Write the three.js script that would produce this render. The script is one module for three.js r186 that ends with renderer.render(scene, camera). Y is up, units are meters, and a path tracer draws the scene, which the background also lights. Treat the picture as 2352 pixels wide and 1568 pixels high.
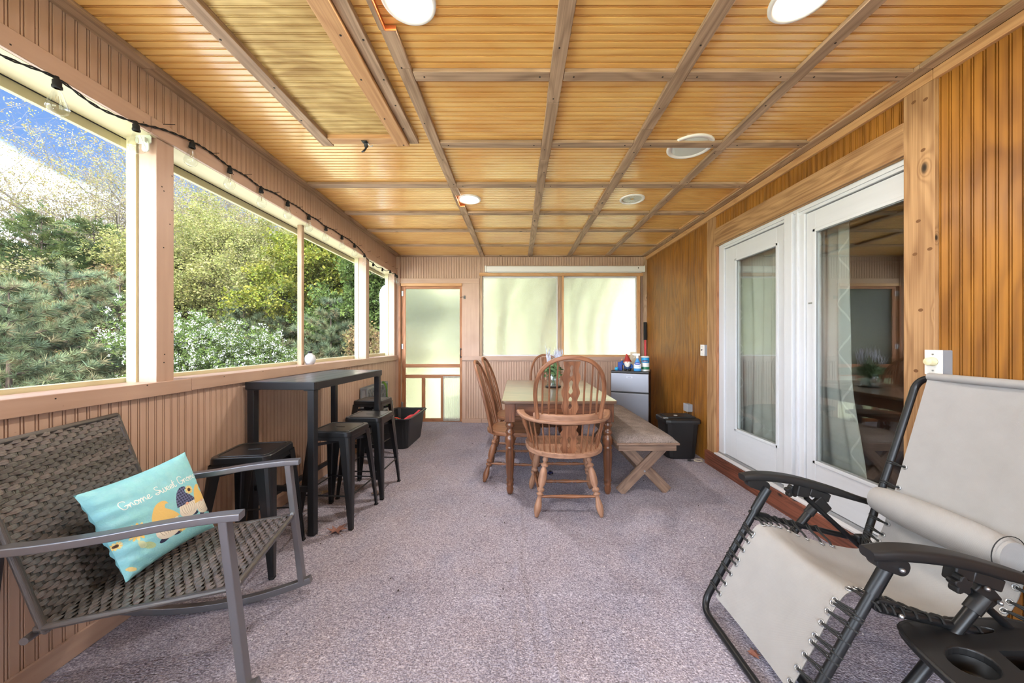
import * as THREE from 'three';
import { RoundedBoxGeometry } from 'three/addons/geometries/RoundedBoxGeometry.js';
import { mergeGeometries } from 'three/addons/utils/BufferGeometryUtils.js';
import { RectAreaLightUniformsLib } from 'three/addons/lights/RectAreaLightUniformsLib.js';

// ------------------------------------------------------------------ camera, sky, sun, exposure
const scene = new THREE.Scene();
const camera = new THREE.PerspectiveCamera(2 * Math.atan(784 / 800) * 180 / Math.PI, 1.5, 0.05, 400);
camera.position.set(0, 1.27, 0);
camera.lookAt(0, 1.27, -1);
camera.setViewOffset(2352, 1568, -12, 2, 2352, 1568);   // lens shifted by a few millimetres, as in the photograph
const renderer = new THREE.WebGLRenderer();
renderer.toneMapping = THREE.LinearToneMapping;
renderer.toneMappingExposure = 3.05;
renderer.shadowMap.enabled = true;
RectAreaLightUniformsLib.init();

// periodic value noise, the base of sky and textures
function rngOf(seed) { let s = seed | 0; return () => { s = (s + 0x6d2b79f5) | 0; let t = Math.imul(s ^ (s >>> 15), 1 | s); t = (t + Math.imul(t ^ (t >>> 7), 61 | t)) ^ t; return ((t ^ (t >>> 14)) >>> 0) / 4294967296; }; }
const HASH = (() => { const r = rngOf(77), a = new Float32Array(65536); for (let i = 0; i < 65536; i++) a[i] = r(); return a; })();
const hash2 = (x, y, s) => HASH[(Math.imul(x, 7919) + Math.imul(y, 104729) + Math.imul(s, 1299709)) & 65535];
function vnoise(x, y, px, py, s) {
  const xi = Math.floor(x), yi = Math.floor(y), fx = x - xi, fy = y - yi, ux = fx * fx * (3 - 2 * fx), uy = fy * fy * (3 - 2 * fy);
  const x0 = ((xi % px) + px) % px, x1 = (x0 + 1) % px, y0 = ((yi % py) + py) % py, y1 = (y0 + 1) % py;
  const a = hash2(x0, y0, s), b = hash2(x1, y0, s), c = hash2(x0, y1, s), d = hash2(x1, y1, s);
  return a + (b - a) * ux + (c - a) * uy + (a - b - c + d) * ux * uy;
}
function fbm(u, v, fx, fy, oct, s) {   // u, v in 0..1, tiles
  let sum = 0, amp = 0.5, tot = 0;
  for (let i = 0; i < oct; i++) { sum += amp * vnoise(u * fx, v * fy, fx, fy, s + i * 13); tot += amp; amp *= 0.5; fx *= 2; fy *= 2; }
  return sum / tot;
}
const mix = (a, b, t) => a + (b - a) * t, clamp01 = (x) => Math.min(1, Math.max(0, x)), smooth = (a, b, x) => { const t = clamp01((x - a) / (b - a)); return t * t * (3 - 2 * t); };

const SKY_GAIN = 1.0, SUN = 5.5;
{
  const W = 1024, H = 512, data = new Float32Array(W * H * 4);
  for (let j = 0; j < H; j++) {
    const el = ((j + 0.5) / H - 0.5) * Math.PI, y = Math.sin(el), c = Math.cos(el);
    for (let i = 0; i < W; i++) {
      const az = ((i + 0.5) / W - 0.5) * 2 * Math.PI, x = c * Math.cos(az), z = c * Math.sin(az), k = 1 / (Math.max(y, 0) + 0.25);
      const up = Math.max(0, y), px = x * k * 0.16 + 0.5, pz = z * k * 0.16 + 0.5;
      const n = fbm(px, pz, 5, 5, 6, 790), m = y > 0 ? smooth(0.48, 0.58, n) : 0.6;
      const sky = [mix(0.2, 0.022, Math.pow(up, 0.4)), mix(0.3, 0.085, Math.pow(up, 0.4)), mix(0.42, 0.29, Math.pow(up, 0.4))];
      const cl = 5.6 + 2.6 * fbm(px, pz, 9, 9, 3, 55);
      for (let q = 0; q < 3; q++) data[(j * W + i) * 4 + q] = SKY_GAIN * mix(sky[q], cl * [0.9, 1.0, 1.12][q], m);
      data[(j * W + i) * 4 + 3] = 1;
    }
  }
  const t = new THREE.DataTexture(data, W, H, THREE.RGBAFormat, THREE.FloatType);
  t.mapping = THREE.EquirectangularReflectionMapping; t.magFilter = THREE.LinearFilter; t.minFilter = THREE.LinearFilter; t.needsUpdate = true;
  scene.background = t; scene.environment = t;
}
const sun = new THREE.DirectionalLight(new THREE.Color(1.0, 0.97, 0.91), SUN);
sun.name = 'sun'; sun.position.set(-1.0, 17.5, 14); sun.target.position.set(0, 0, 0); sun.castShadow = true; sun.shadow.radius = 1;
Object.assign(sun.shadow.camera, { left: -30, right: 30, top: 30, bottom: -30, near: 0.5, far: 90 }); sun.shadow.mapSize.set(2048, 2048);
scene.add(sun, sun.target);

// ------------------------------------------------------------------ helpers
const V = (x, y, z) => new THREE.Vector3(x, y, z);
const used = {};
const numbered = (n) => { const k = used[n] = (used[n] ?? -1) + 1; return k ? n + '_' + String(k).padStart(3, '0') : n; };
function tag(o, label, category, group, kind) { o.userData.label = label; o.userData.category = category; if (group) o.userData.group = group; if (kind) o.userData.kind = kind; return o; }
function thing(name, label, category, p = [0, 0, 0], turn = 0, group) {
  const o = new THREE.Group(); o.name = numbered(name); o.position.set(...p); o.rotation.y = turn; scene.add(o); return tag(o, label, category, group);
}
function mesh(name, geo, mat, parent) {
  const m = new THREE.Mesh(Array.isArray(geo) ? merge(geo) : geo, mat); m.name = parent ? name : numbered(name); m.castShadow = m.receiveShadow = true; (parent ?? scene).add(m); return m;
}
function struct(name, label, p = [0, 0, 0], turn = 0) { const o = new THREE.Group(); o.name = name; o.position.set(...p); o.rotation.y = turn; o.userData.kind = 'structure'; if (label) { o.userData.label = label; } o.userData.category = name.split('_')[0]; scene.add(o); return o; }
function stuffPart(m) { m.userData.kind = 'stuff'; return m; }
function merge(list) {
  const gs = list.map((g) => { const q = g.index ? g.toNonIndexed() : g.clone(); for (const k of Object.keys(q.attributes)) if (!['position', 'normal', 'uv'].includes(k)) q.deleteAttribute(k); if (!q.attributes.uv) q.setAttribute('uv', new THREE.BufferAttribute(new Float32Array(q.attributes.position.count * 2), 2)); q.morphAttributes = {}; return q; });
  return mergeGeometries(gs, false);
}
// uv in metres, u along the grain
function grain(g, axis = 'y', ou = 0, ov = 0) {
  const p = g.attributes.position, n = g.attributes.normal, uv = new Float32Array(p.count * 2), A = 'xyz'.indexOf(axis);
  const P = [0, 0, 0], N = [0, 0, 0];
  for (let i = 0; i < p.count; i++) {
    P[0] = p.getX(i); P[1] = p.getY(i); P[2] = p.getZ(i); N[0] = Math.abs(n.getX(i)); N[1] = Math.abs(n.getY(i)); N[2] = Math.abs(n.getZ(i));
    const o1 = (A + 1) % 3, o2 = (A + 2) % 3;
    if (N[A] > 0.8) { uv[i * 2] = P[o1] + ou; uv[i * 2 + 1] = P[o2] + ov; } else { uv[i * 2] = P[A] + ou; uv[i * 2 + 1] = (N[o1] > N[o2] ? P[o2] : P[o1]) + ov; }
  }
  g.setAttribute('uv', new THREE.BufferAttribute(uv, 2)); return g;
}
let goff = 0;
function box(w, h, d, x = 0, y = 0, z = 0, bevel = 0.003, axis) {
  const r = Math.min(bevel, w / 2.2, h / 2.2, d / 2.2), g = r > 0 ? new RoundedBoxGeometry(w, h, d, 1, r) : new THREE.BoxGeometry(w, h, d);
  g.translate(x, y, z); const a = axis ?? (w >= h && w >= d ? 'x' : h >= d ? 'y' : 'z'); goff = (goff + 0.37) % 5; return grain(g, a, goff, goff * 1.7);
}
const bxs = (x0, x1, y0, y1, z0, z1, bevel, axis) => box(Math.abs(x1 - x0), Math.abs(y1 - y0), Math.abs(z1 - z0), (x0 + x1) / 2, (y0 + y1) / 2, (z0 + z1) / 2, bevel, axis);
// frame along a direction
function basis(a, b, up = V(0, 1, 0)) {
  const z = b.clone().sub(a).normalize(); if (Math.abs(z.dot(up)) > 0.999) up = V(1, 0, 0);
  const x = up.clone().cross(z).normalize(), y = z.clone().cross(x); return new THREE.Matrix4().makeBasis(x, y, z);
}
function beam(a, b, w, h, up, bevel = 0.003) { const L = a.distanceTo(b), g = box(w, h, L, 0, 0, 0, bevel, 'z'); const m = basis(a, b, up).setPosition(a.clone().add(b).multiplyScalar(0.5)); g.applyMatrix4(m); return g; }
function rounded(pts, r, n = 6) {   // polyline with filleted corners
  const out = [pts[0].clone()];
  for (let i = 1; i < pts.length - 1; i++) {
    const p = pts[i], a = pts[i - 1].clone().sub(p), b = pts[i + 1].clone().sub(p), k = Math.min(r, a.length() * 0.49, b.length() * 0.49);
    const s = p.clone().add(a.setLength(k)), e = p.clone().add(b.setLength(k));
    for (let j = 0; j <= n; j++) { const t = j / n; out.push(s.clone().multiplyScalar((1 - t) ** 2).add(p.clone().multiplyScalar(2 * t * (1 - t))).add(e.clone().multiplyScalar(t * t))); }
  }
  out.push(pts[pts.length - 1].clone()); return out;
}
const spline = (pts, n = 24) => new THREE.CatmullRomCurve3(pts, false, 'centripetal').getPoints(n);
// sweep a section (list of [a, b] offsets: a along the side vector, b along the normal) along dense points; scale(t) -> [sa, sb]
function sweep(pts, section, { up = V(0, 1, 0), scale, closed = false, caps = true } = {}) {
  const n = pts.length, m = section.length, pos = [], uv = [], idx = []; let len = 0, prevX = null;
  for (let i = 0; i < n; i++) {
    const a = pts[Math.max(0, i - 1)], b = pts[Math.min(n - 1, i + 1)], t = b.clone().sub(a).normalize(); let x = up.clone().cross(t);
    if (x.length() < 0.05) x = prevX ? prevX.clone() : V(1, 0, 0).cross(t); x.normalize(); if (prevX && x.dot(prevX) < 0) x.negate(); prevX = x; const y = t.clone().cross(x).normalize();
    if (i) len += pts[i].distanceTo(pts[i - 1]);
    const [sa, sb] = scale ? scale(i / (n - 1)) : [1, 1];
    for (let k = 0; k <= m; k++) { const [p, q] = section[k % m]; const v = pts[i].clone().addScaledVector(x, p * sa).addScaledVector(y, q * sb); pos.push(v.x, v.y, v.z); uv.push(len, k * 0.012); }
  }
  for (let i = 0; i < n - 1; i++) for (let k = 0; k < m; k++) { const a = i * (m + 1) + k, b = a + m + 1; idx.push(a, a + 1, b, b, a + 1, b + 1); }
  if (caps) for (const e of [0, n - 1]) {
    const c = pos.length / 3; pos.push(pts[e].x, pts[e].y, pts[e].z); uv.push(0, 0);
    for (let k = 0; k <= m; k++) { const q = (e * (m + 1) + k) * 3; pos.push(pos[q], pos[q + 1], pos[q + 2]); uv.push(k * 0.01, 0.02); }
    for (let k = 0; k < m; k++) e ? idx.push(c, c + 1 + k, c + 2 + k) : idx.push(c, c + 2 + k, c + 1 + k);
  }
  const g = new THREE.BufferGeometry(); g.setAttribute('position', new THREE.Float32BufferAttribute(pos, 3)); g.setAttribute('uv', new THREE.Float32BufferAttribute(uv, 2)); g.setIndex(idx); g.computeVertexNormals(); return g;
}
const circle = (r, n = 10) => Array.from({ length: n }, (_, i) => [r * Math.cos(-i / n * 2 * Math.PI), r * Math.sin(-i / n * 2 * Math.PI)]);
const roundRect = (w, h, r = 0.004) => { const o = []; for (const [sx, sy, a0] of [[1, 1, 0], [1, -1, -1], [-1, -1, -2], [-1, 1, -3]]) for (let j = 0; j < 3; j++) { const a = (a0 + 1 - j / 2) * Math.PI / 2; o.push([sx * (w / 2 - r) + r * Math.cos(a), sy * (h / 2 - r) + r * Math.sin(a)]); } return o; };
const tube = (pts, r, n = 10, o) => sweep(pts, circle(r, n), o);
const rod = (a, b, r, n = 10) => tube([a, b], r, n);
// turned wood: profile [[t, radius]...] between two points
function turned(a, b, prof, seg = 14) {
  const L = a.distanceTo(b), g = new THREE.LatheGeometry(prof.map(([t, r]) => new THREE.Vector2(Math.max(r, 0.0005), t * L)), seg);
  const uvs = g.attributes.uv; for (let i = 0; i < uvs.count; i++) uvs.setXY(i, uvs.getY(i) * L, uvs.getX(i) * 0.12);
  const m = new THREE.Matrix4().makeRotationFromQuaternion(new THREE.Quaternion().setFromUnitVectors(V(0, 1, 0), b.clone().sub(a).normalize())).setPosition(a); g.applyMatrix4(m); return g;
}
const lathe = (prof, seg = 32, x = 0, y = 0, z = 0) => new THREE.LatheGeometry(prof.map(([r, h]) => new THREE.Vector2(r, h)), seg).translate(x, y, z);
function extrude(shape, depth, bevel = 0, seg = 8, bs = 2) { return new THREE.ExtrudeGeometry(shape, { depth, bevelEnabled: bevel > 0, bevelThickness: bevel, bevelSize: bevel, bevelSegments: bs, curveSegments: seg }); }
function rrShape(w, h, r) { const s = new THREE.Shape(), a = w / 2, b = h / 2; s.moveTo(-a + r, -b); s.lineTo(a - r, -b); s.absarc(a - r, -b + r, r, -Math.PI / 2, 0); s.lineTo(a, b - r); s.absarc(a - r, b - r, r, 0, Math.PI / 2); s.lineTo(-a + r, b); s.absarc(-a + r, b - r, r, Math.PI / 2, Math.PI); s.lineTo(-a, -b + r); s.absarc(-a + r, -b + r, r, Math.PI, 1.5 * Math.PI); return s; }
function at(g, x, y, z, rx = 0, ry = 0, rz = 0) { g.applyMatrix4(new THREE.Matrix4().makeRotationFromEuler(new THREE.Euler(rx, ry, rz)).setPosition(x, y, z)); return g; }

// ------------------------------------------------------------------ textures and materials
function dataTex(W, H, f, srgb = true) {
  const d = new Uint8Array(W * H * 4);
  for (let j = 0; j < H; j++) for (let i = 0; i < W; i++) { const c = f((i + 0.5) / W, (j + 0.5) / H), o = (j * W + i) * 4; d[o] = Math.min(255, Math.max(0, c[0])); d[o + 1] = Math.min(255, Math.max(0, c[1])); d[o + 2] = Math.min(255, Math.max(0, c[2])); d[o + 3] = 255; }
  const t = new THREE.DataTexture(d, W, H); t.wrapS = t.wrapT = THREE.RepeatWrapping; t.magFilter = THREE.LinearFilter; t.minFilter = THREE.LinearMipmapLinearFilter; t.generateMipmaps = true; if (srgb) t.colorSpace = THREE.SRGBColorSpace; t.needsUpdate = true; return t;
}
// wood: u along the grain; tile su x sv metres; c0 light, c1 dark (sRGB 0..255)
function wood(seed, c0, c1, { su = 1.6, sv = 0.6, figure = 1, streak = 1, blotch = 0.5, knots = 0, W = 512, H = 512 } = {}) {
  const r = rngOf(seed), K = Array.from({ length: knots }, () => [r(), r(), 0.3 + 0.5 * r()]);
  const t = dataTex(W, H, (u, v) => {
    let warp = fbm(u, v, 2, 4, 3, seed) * 1.6, kn = 0;
    for (const [kx, ky, ks] of K) { let dx = Math.abs(u - kx), dy = Math.abs(v - ky); dx = Math.min(dx, 1 - dx) * su; dy = Math.min(dy, 1 - dy) * sv; const q = Math.sqrt(dx * dx * 0.25 + dy * dy) / (0.012 * ks); warp += 0.9 * Math.exp(-q * q * 0.12); kn = Math.max(kn, Math.exp(-Math.pow(q, 3) * 0.35)); }
    const rings = 0.5 + 0.5 * Math.sin((v * 14 + warp * 7) * 2 * Math.PI * 0.5), fine = fbm(u, v, 6, 160, 3, seed + 5), mid = fbm(u, v, 3, 40, 3, seed + 9), bl = fbm(u, v, 4, 3, 4, seed + 21);
    let k = 0.28 * figure * Math.pow(rings, 2) + 0.5 * streak * (fine - 0.5) + 0.55 * streak * (mid - 0.45) + blotch * (bl - 0.5) * 1.2 + 0.22; k = clamp01(k);
    const d = 1 - 0.75 * kn; return [mix(c0[0], c1[0], k) * d, mix(c0[1], c1[1], k) * d, mix(c0[2], c1[2], k) * d];
  });
  t.repeat.set(1 / su, 1 / sv); return t;
}
const std = (o) => new THREE.MeshStandardMaterial(o), phys = (o) => new THREE.MeshPhysicalMaterial(o);
const noiseBump = (seed, f, oct = 3, W = 256) => dataTex(W, W, (u, v) => { const n = fbm(u, v, f, f, oct, seed) * 255; return [n, n, n]; }, false);
const rep = (t, a, b = a) => { t.repeat.set(a, b); return t; };
function paint(hex, seed, { rough = 0.55, vary = 10, bump = 0.0006 } = {}) {   // painted timber: faint brush grain and scuffs
  const c = new THREE.Color(hex), s = [c.r, c.g, c.b].map((x) => 255 * (x <= 0.0031308 ? 12.92 * x : 1.055 * Math.pow(x, 1 / 2.4) - 0.055));
  const t = rep(dataTex(512, 512, (u, v) => { const n = (fbm(u, v, 4, 60, 3, seed) - 0.5) * vary * 1.4 + (fbm(u, v, 6, 6, 4, seed + 3) - 0.5) * vary * 1.6, sp = vnoise(u * 90, v * 90, 90, 90, seed + 8) > 0.992 ? -18 : 0; return s.map((x) => x + n + sp); }), 0.8, 0.8);
  const b = rep(dataTex(256, 256, (u, v) => { const n = fbm(u, v, 4, 64, 3, seed + 1) * 255; return [n, n, n]; }, false), 0.8, 0.8);
  return std({ map: t, roughness: rough, bumpMap: b, bumpScale: bump });
}
const M = {};
M.ceiling = phys({ map: wood(11, [240, 194, 116], [204, 140, 64], { su: 1.9, sv: 1.1, figure: 0.6, streak: 0.8, blotch: 0.7, W: 1024, H: 512 }), roughness: 0.38, clearcoat: 1.0, clearcoatRoughness: 0.16 });
M.hatch = phys({ map: wood(13, [232, 204, 136], [168, 132, 74], { su: 0.8, sv: 0.7, blotch: 1.1, W: 512 }), roughness: 0.6 });
M.oakwall = phys({ map: wood(17, [170, 114, 42], [102, 60, 19], { su: 1.5, sv: 1.0, blotch: 0.6, W: 1024 }), roughness: 0.45, clearcoat: 0.4, clearcoatRoughness: 0.3 });
M.batten = std({ map: wood(19, [192, 162, 132], [122, 96, 74], { su: 1.6, sv: 0.5, knots: 2, blotch: 0.6 }), roughness: 0.62 });
M.pine = std({ map: wood(23, [196, 156, 112], [124, 86, 54], { su: 1.7, sv: 0.5, knots: 3, blotch: 0.5, W: 1024 }), roughness: 0.6 });
M.cleat = std({ map: wood(29, [218, 172, 122], [176, 126, 82], { su: 1.5, sv: 0.5, knots: 2, blotch: 0.3 }), roughness: 0.55 });
M.paint = paint('#be9f8a', 31);
M.paintRail = paint('#bb9c88', 35, { rough: 0.45 });
M.cream = paint('#cfc6a0', 37, { vary: 5 });
M.white = paint('#d2d5da', 39, { rough: 0.38, vary: 4, bump: 0.0002 });
M.whiteWorn = paint('#d9dade', 40, { rough: 0.45, vary: 10 });
M.doorwood = std({ map: wood(43, [190, 132, 90], [120, 76, 50], { su: 1.4, sv: 0.4, knots: 3 }), roughness: 0.6 });
M.sillwood = std({ map: wood(47, [142, 84, 62], [72, 38, 28], { su: 1.4, sv: 0.4, knots: 4, blotch: 0.9 }), roughness: 0.7 });
M.redcut = std({ color: '#c0622c', roughness: 0.7 });
M.nail = std({ color: '#35302c', roughness: 0.6, metalness: 0.4 });
M.steel = std({ color: '#b9bcc0', roughness: 0.35, metalness: 0.9 });
M.black = std({ color: '#1c1d1f', roughness: 0.45 });
M.blackRubber = std({ color: '#141414', roughness: 0.8 });

// ================================================================== THE ROOM
const RIGHT = 2.0, BACK = -5.4, FRONT = 2.6, PANEL = 2.587, BATTEN = 2.565;
// one beadboard strip: flat face, groove, bead, groove
function plankGeo(p0, L, S, T, len, w, ou = 0, ov = 0, thick = 0.012, wide = false) {
  const h = w / 2, g = wide ? 0.0105 : 0.0075, prof = wide ? [[-h, -thick], [-h, -g], [-h + 0.0008, 0], [h - 0.0118, 0], [h - 0.011, -g], [h - 0.0078, -g], [h - 0.0072, -0.0015], [h - 0.0046, -0.0015], [h - 0.004, -g], [h, -g], [h, -thick]] : [[-h, -thick], [-h, -g], [-h + 0.001, 0], [h - 0.0128, 0], [h - 0.012, -g], [h - 0.0095, -g], [h - 0.0085, -0.0004], [h - 0.0036, -0.0004], [h - 0.0028, -g], [h, -g], [h, -thick]];
  const pos = [], nor = [], uv = [], idx = [], flip = S.clone().cross(L).dot(T) < 0;
  for (let i = 0; i < prof.length - 1; i++) {
    const [a, b] = prof[i], [c, d] = prof[i + 1], n = S.clone().multiplyScalar(-(d - b)).addScaledVector(T, c - a).normalize(), k = pos.length / 3;
    for (const [s, t, l] of [[a, b, 0], [c, d, 0], [a, b, len], [c, d, len]]) { const v = p0.clone().addScaledVector(S, s).addScaledVector(T, t).addScaledVector(L, l); pos.push(v.x, v.y, v.z); nor.push(n.x, n.y, n.z); uv.push(l + ou, s + ov); }
    flip ? idx.push(k, k + 2, k + 1, k + 1, k + 2, k + 3) : idx.push(k, k + 1, k + 2, k + 1, k + 3, k + 2);
  }
  const q = new THREE.BufferGeometry(); q.setAttribute('position', new THREE.Float32BufferAttribute(pos, 3)); q.setAttribute('normal', new THREE.Float32BufferAttribute(nor, 3)); q.setAttribute('uv', new THREE.Float32BufferAttribute(uv, 2)); q.setIndex(idx); return q;
}
// a row of strips along S; strips with `asStuff(s)` true (outside the frame) are joined
function plankRow(parent, origin, L, S, T, span, len, mat, { w = 0.0395, asStuff = () => false, name = 'plank', wide = false } = {}) {
  const n = Math.round(span / w), ww = span / n, joined = [];
  for (let i = 0; i < n; i++) {
    const s = (i + 0.5) * ww, sheet = Math.floor(s / 1.2), g = plankGeo(origin.clone().addScaledVector(S, s), L, S, T, len, ww, sheet * 0.71, s + sheet * 0.313, 0.012, wide);
    if (asStuff(s)) joined.push(g); else mesh(name, g, mat, parent);
  }
  if (joined.length) stuffPart(mesh('planks_beyond_frame', joined, mat, parent));
}
const X1 = V(1, 0, 0), Y1 = V(0, 1, 0), Z1 = V(0, 0, 1), nX = V(-1, 0, 0), nY = V(0, -1, 0), nZ = V(0, 0, -1);

// ---- floor with carpet
{
  const W = 1024, tx = dataTex(W, W, (u, v) => {
    const loop = vnoise(u * 300, v * 300, 300, 300, 3), l2 = vnoise(u * 170, v * 420, 170, 420, 9), big = fbm(u, v, 5, 5, 4, 6), k = 0.55 * (loop - 0.5) + 0.45 * (l2 - 0.5), warm = fbm(u, v, 8, 8, 3, 14) - 0.5;
    const b = 138 + k * 120 + (big - 0.5) * 22; return [b + 5 + warm * 6, b - 1, b + 11 - warm * 6];
  }), bp = dataTex(512, 512, (u, v) => { const n = 255 * (0.6 * vnoise(u * 160, v * 160, 160, 160, 21) + 0.4 * vnoise(u * 90, v * 210, 90, 210, 4)); return [n, n, n]; }, false);
  tx.repeat.set(1 / 1.1, 1 / 1.1); bp.repeat.set(1 / 0.75, 1 / 0.75);
  M.carpet = std({ map: tx, bumpMap: bp, bumpScale: 0.004, roughness: 1 });
  const floor = struct('floor', 'mauve grey loop carpet with small wrinkles running lengthwise');
  const nx = 330, nz = 300, x0 = -1.96, x1 = 2.03, z0 = FRONT, z1 = BACK - 0.05, g = new THREE.PlaneGeometry(1, 1, nx, nz), p = g.attributes.position, uv = g.attributes.uv;
  // wrinkles: centre line x(d), from d0 to d1, height, half width
  const R = [[(d) => 0.015 + 0.03 * (d - 2.1) + 0.008 * Math.sin(d * 9), 1.72, 2.9, 0.010, 0.012], [(d) => 0.065 + 0.05 * Math.sin(d * 2.2), 1.3, 2.05, 0.008, 0.013], [(d) => 0.125 + 0.05 * (1.9 - d), 0.9, 1.8, 0.0095, 0.012], [(d) => -0.03 + 0.04 * (1.9 - d), 0.9, 1.75, 0.007, 0.015], [(d) => -0.42 - 0.05 * (3.4 - d), 2.2, 4.9, 0.006, 0.014], [(d) => -0.3 + 0.02 * Math.sin(d * 3), 3.0, 5.2, 0.0035, 0.012], [(d) => 0.12 + 0.03 * d, 1.0, 1.7, 0.003, 0.015]];
  const C = [[2.95, -1.3, 0.0, 0.007], [1.74, -0.6, 0.9, 0.006]];
  for (let i = 0; i < p.count; i++) {
    const x = x0 + (x1 - x0) * (p.getX(i) + 0.5), z = z0 + (z1 - z0) * (0.5 - p.getY(i)), d = -z; let y = (fbm((x + 3) / 8, (z + 7) / 14, 26, 42, 3, 88) - 0.5) * 0.005;
    for (const [f, a, b, h, w] of R) if (d > a && d < b) { const q = (x - f(d)) / w; y += h * Math.exp(-q * q) * smooth(a, a + 0.15, d) * smooth(b, b - 0.15, d); }
    for (const [dd, a, b, h] of C) if (x > a && x < b) { const q = (d - dd - 0.015 * Math.sin(x * 5)) / 0.02; y += h * Math.exp(-q * q) * smooth(a, a + 0.2, x) * smooth(b, b - 0.2, x); }
    y *= smooth(1.86, 1.8, Math.abs(x)) ; p.setXYZ(i, x, y, z); uv.setXY(i, x, -z);
  }
  g.computeVertexNormals(); mesh('carpet', g, M.carpet, floor);
  mesh('slab', bxs(-2.0, 2.14, -0.5, -0.012, FRONT, BACK - 0.15, 0), std({ color: '#8b8580', roughness: 0.9 }), floor);
}

// ---- ceiling: slab, beadboard, battens
const ceiling = struct('ceiling', 'golden stained beadboard ceiling with weathered battens nailed in a grid');
{
  mesh('slab', bxs(-2.3, 2.14, PANEL + 0.012, 2.8, FRONT + 0.3, BACK - 0.4, 0), std({ color: '#6b5a48', roughness: 0.9 }), ceiling);
  plankRow(ceiling, V(-1.9, PANEL, FRONT), X1, nZ, nY, FRONT - BACK, 3.92, M.ceiling, { asStuff: (s) => s < FRONT + 1.1, wide: true });
  const bat = (g, m = M.batten) => mesh('batten', g, m, ceiling);
  // battens running lengthwise; the first is notched round two lamps
  const xs = [[-0.573, -0.507], [0.161, 0.228], [0.765, 0.835], [1.345, 1.41]];
  const notch = [[-1.235, -1.455, -0.553], [-3.115, -3.365, -0.553]];
  for (const [i, [a, b]] of xs.entries()) {
    const cuts = i ? [FRONT, -1.66 - 0.6 * i * 0.4, -2.3 - 0.2 * i, -3.6, BACK] : [FRONT, -1.66, -2.95, -3.58, BACK];
    for (let k = 0; k < cuts.length - 1; k++) {
      const q = i ? 0.002 * ((k % 2) - 0.5) : 0;
      if (!i && k === 0) { bat(bxs(a, b, BATTEN, PANEL, FRONT, -1.235)); bat(bxs(a - 0.004, -0.553, BATTEN, PANEL, -1.235, -1.455)); bat(bxs(a, b, BATTEN, PANEL, -1.455, -1.66)); continue; }
      if (!i && k === 2) { bat(bxs(a, b, BATTEN, PANEL, -2.95, -3.115)); bat(bxs(a - 0.004, -0.553, BATTEN, PANEL, -3.115, -3.365)); bat(bxs(a, b, BATTEN, PANEL, -3.365, -3.58)); continue; }
      bat(bxs(a + q, b + q, BATTEN, PANEL, cuts[k] - 0.0008, cuts[k + 1] + 0.0008));
    }
  }
  for (const [za, zb] of [[-1.235, -1.455], [-3.115, -3.365]]) { mesh('cut_edge', [bxs(-0.556, -0.551, BATTEN - 0.0005, PANEL, za, zb, 0.001), bxs(-0.553, -0.506, BATTEN - 0.0005, PANEL, zb - 0.003, zb + 0.001, 0.001)], M.redcut, ceiling); }
  // battens running across, butted between the lengthwise ones
  const ds = [[1.682, 1.744], [2.282, 2.344], [2.886, 2.966], [3.536, 3.606], [4.095, 4.165], [4.74, 4.805], [5.34, 5.4]];
  const segs = [[-0.507, 0.161], [0.228, 0.765], [0.835, 1.345], [1.41, 1.915]];
  for (const [i, [a, b]] of ds.entries()) {
    for (const [p, q] of segs) bat(bxs(p + 0.001, q - 0.001, BATTEN + 0.001, PANEL, -a, -b));
    if (i > 1) { const xl = -(1.76 + 0.02 * a) + 0.076; bat(bxs(xl, -0.574, BATTEN + 0.001, PANEL, -a, -b)); }
  }
  for (const z of [0.75, 1.5, -0.75]) for (const [p, q] of segs) bat(bxs(p + 0.001, q - 0.001, BATTEN + 0.001, PANEL, z, z - 0.062));
  // along the walls
  for (const [z0, z1] of [[FRONT, -1.66], [-1.661, -3.55], [-3.551, BACK]]) bat(bxs(1.915, 1.981, BATTEN, PANEL, z0, z1));
  for (const [za, zb] of [[-1.745, -2.28], [-2.345, -2.885], [-2.967, -3.535], [-3.607, -4.09], [-4.17, -4.735]]) mesh('shim', bxs(1.896, 1.916, BATTEN + 0.008, PANEL, za, zb, 0.001), M.cleat, ceiling);
  // nail and screw heads
  const r = rngOf(5), heads = [];
  const head = (x, z, y = BATTEN) => heads.push(new THREE.CylinderGeometry(0.0045, 0.0045, 0.0015, 7).translate(x, y - 0.0004, z));
  for (const [a, b] of xs) for (let z = -1.2; z > -5.3; z -= 0.3 + 0.2 * r()) { head(mix(a, b, 0.25 + 0.5 * r()), z); }
  for (const [a, b] of ds) for (const [p, q] of segs) { head(p + 0.05, -mix(a, b, 0.5), BATTEN + 0.001); head(q - 0.05, -mix(a, b, 0.5), BATTEN + 0.001); }
  stuffPart(mesh('nail_heads', heads, M.nail, ceiling));
}
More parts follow.
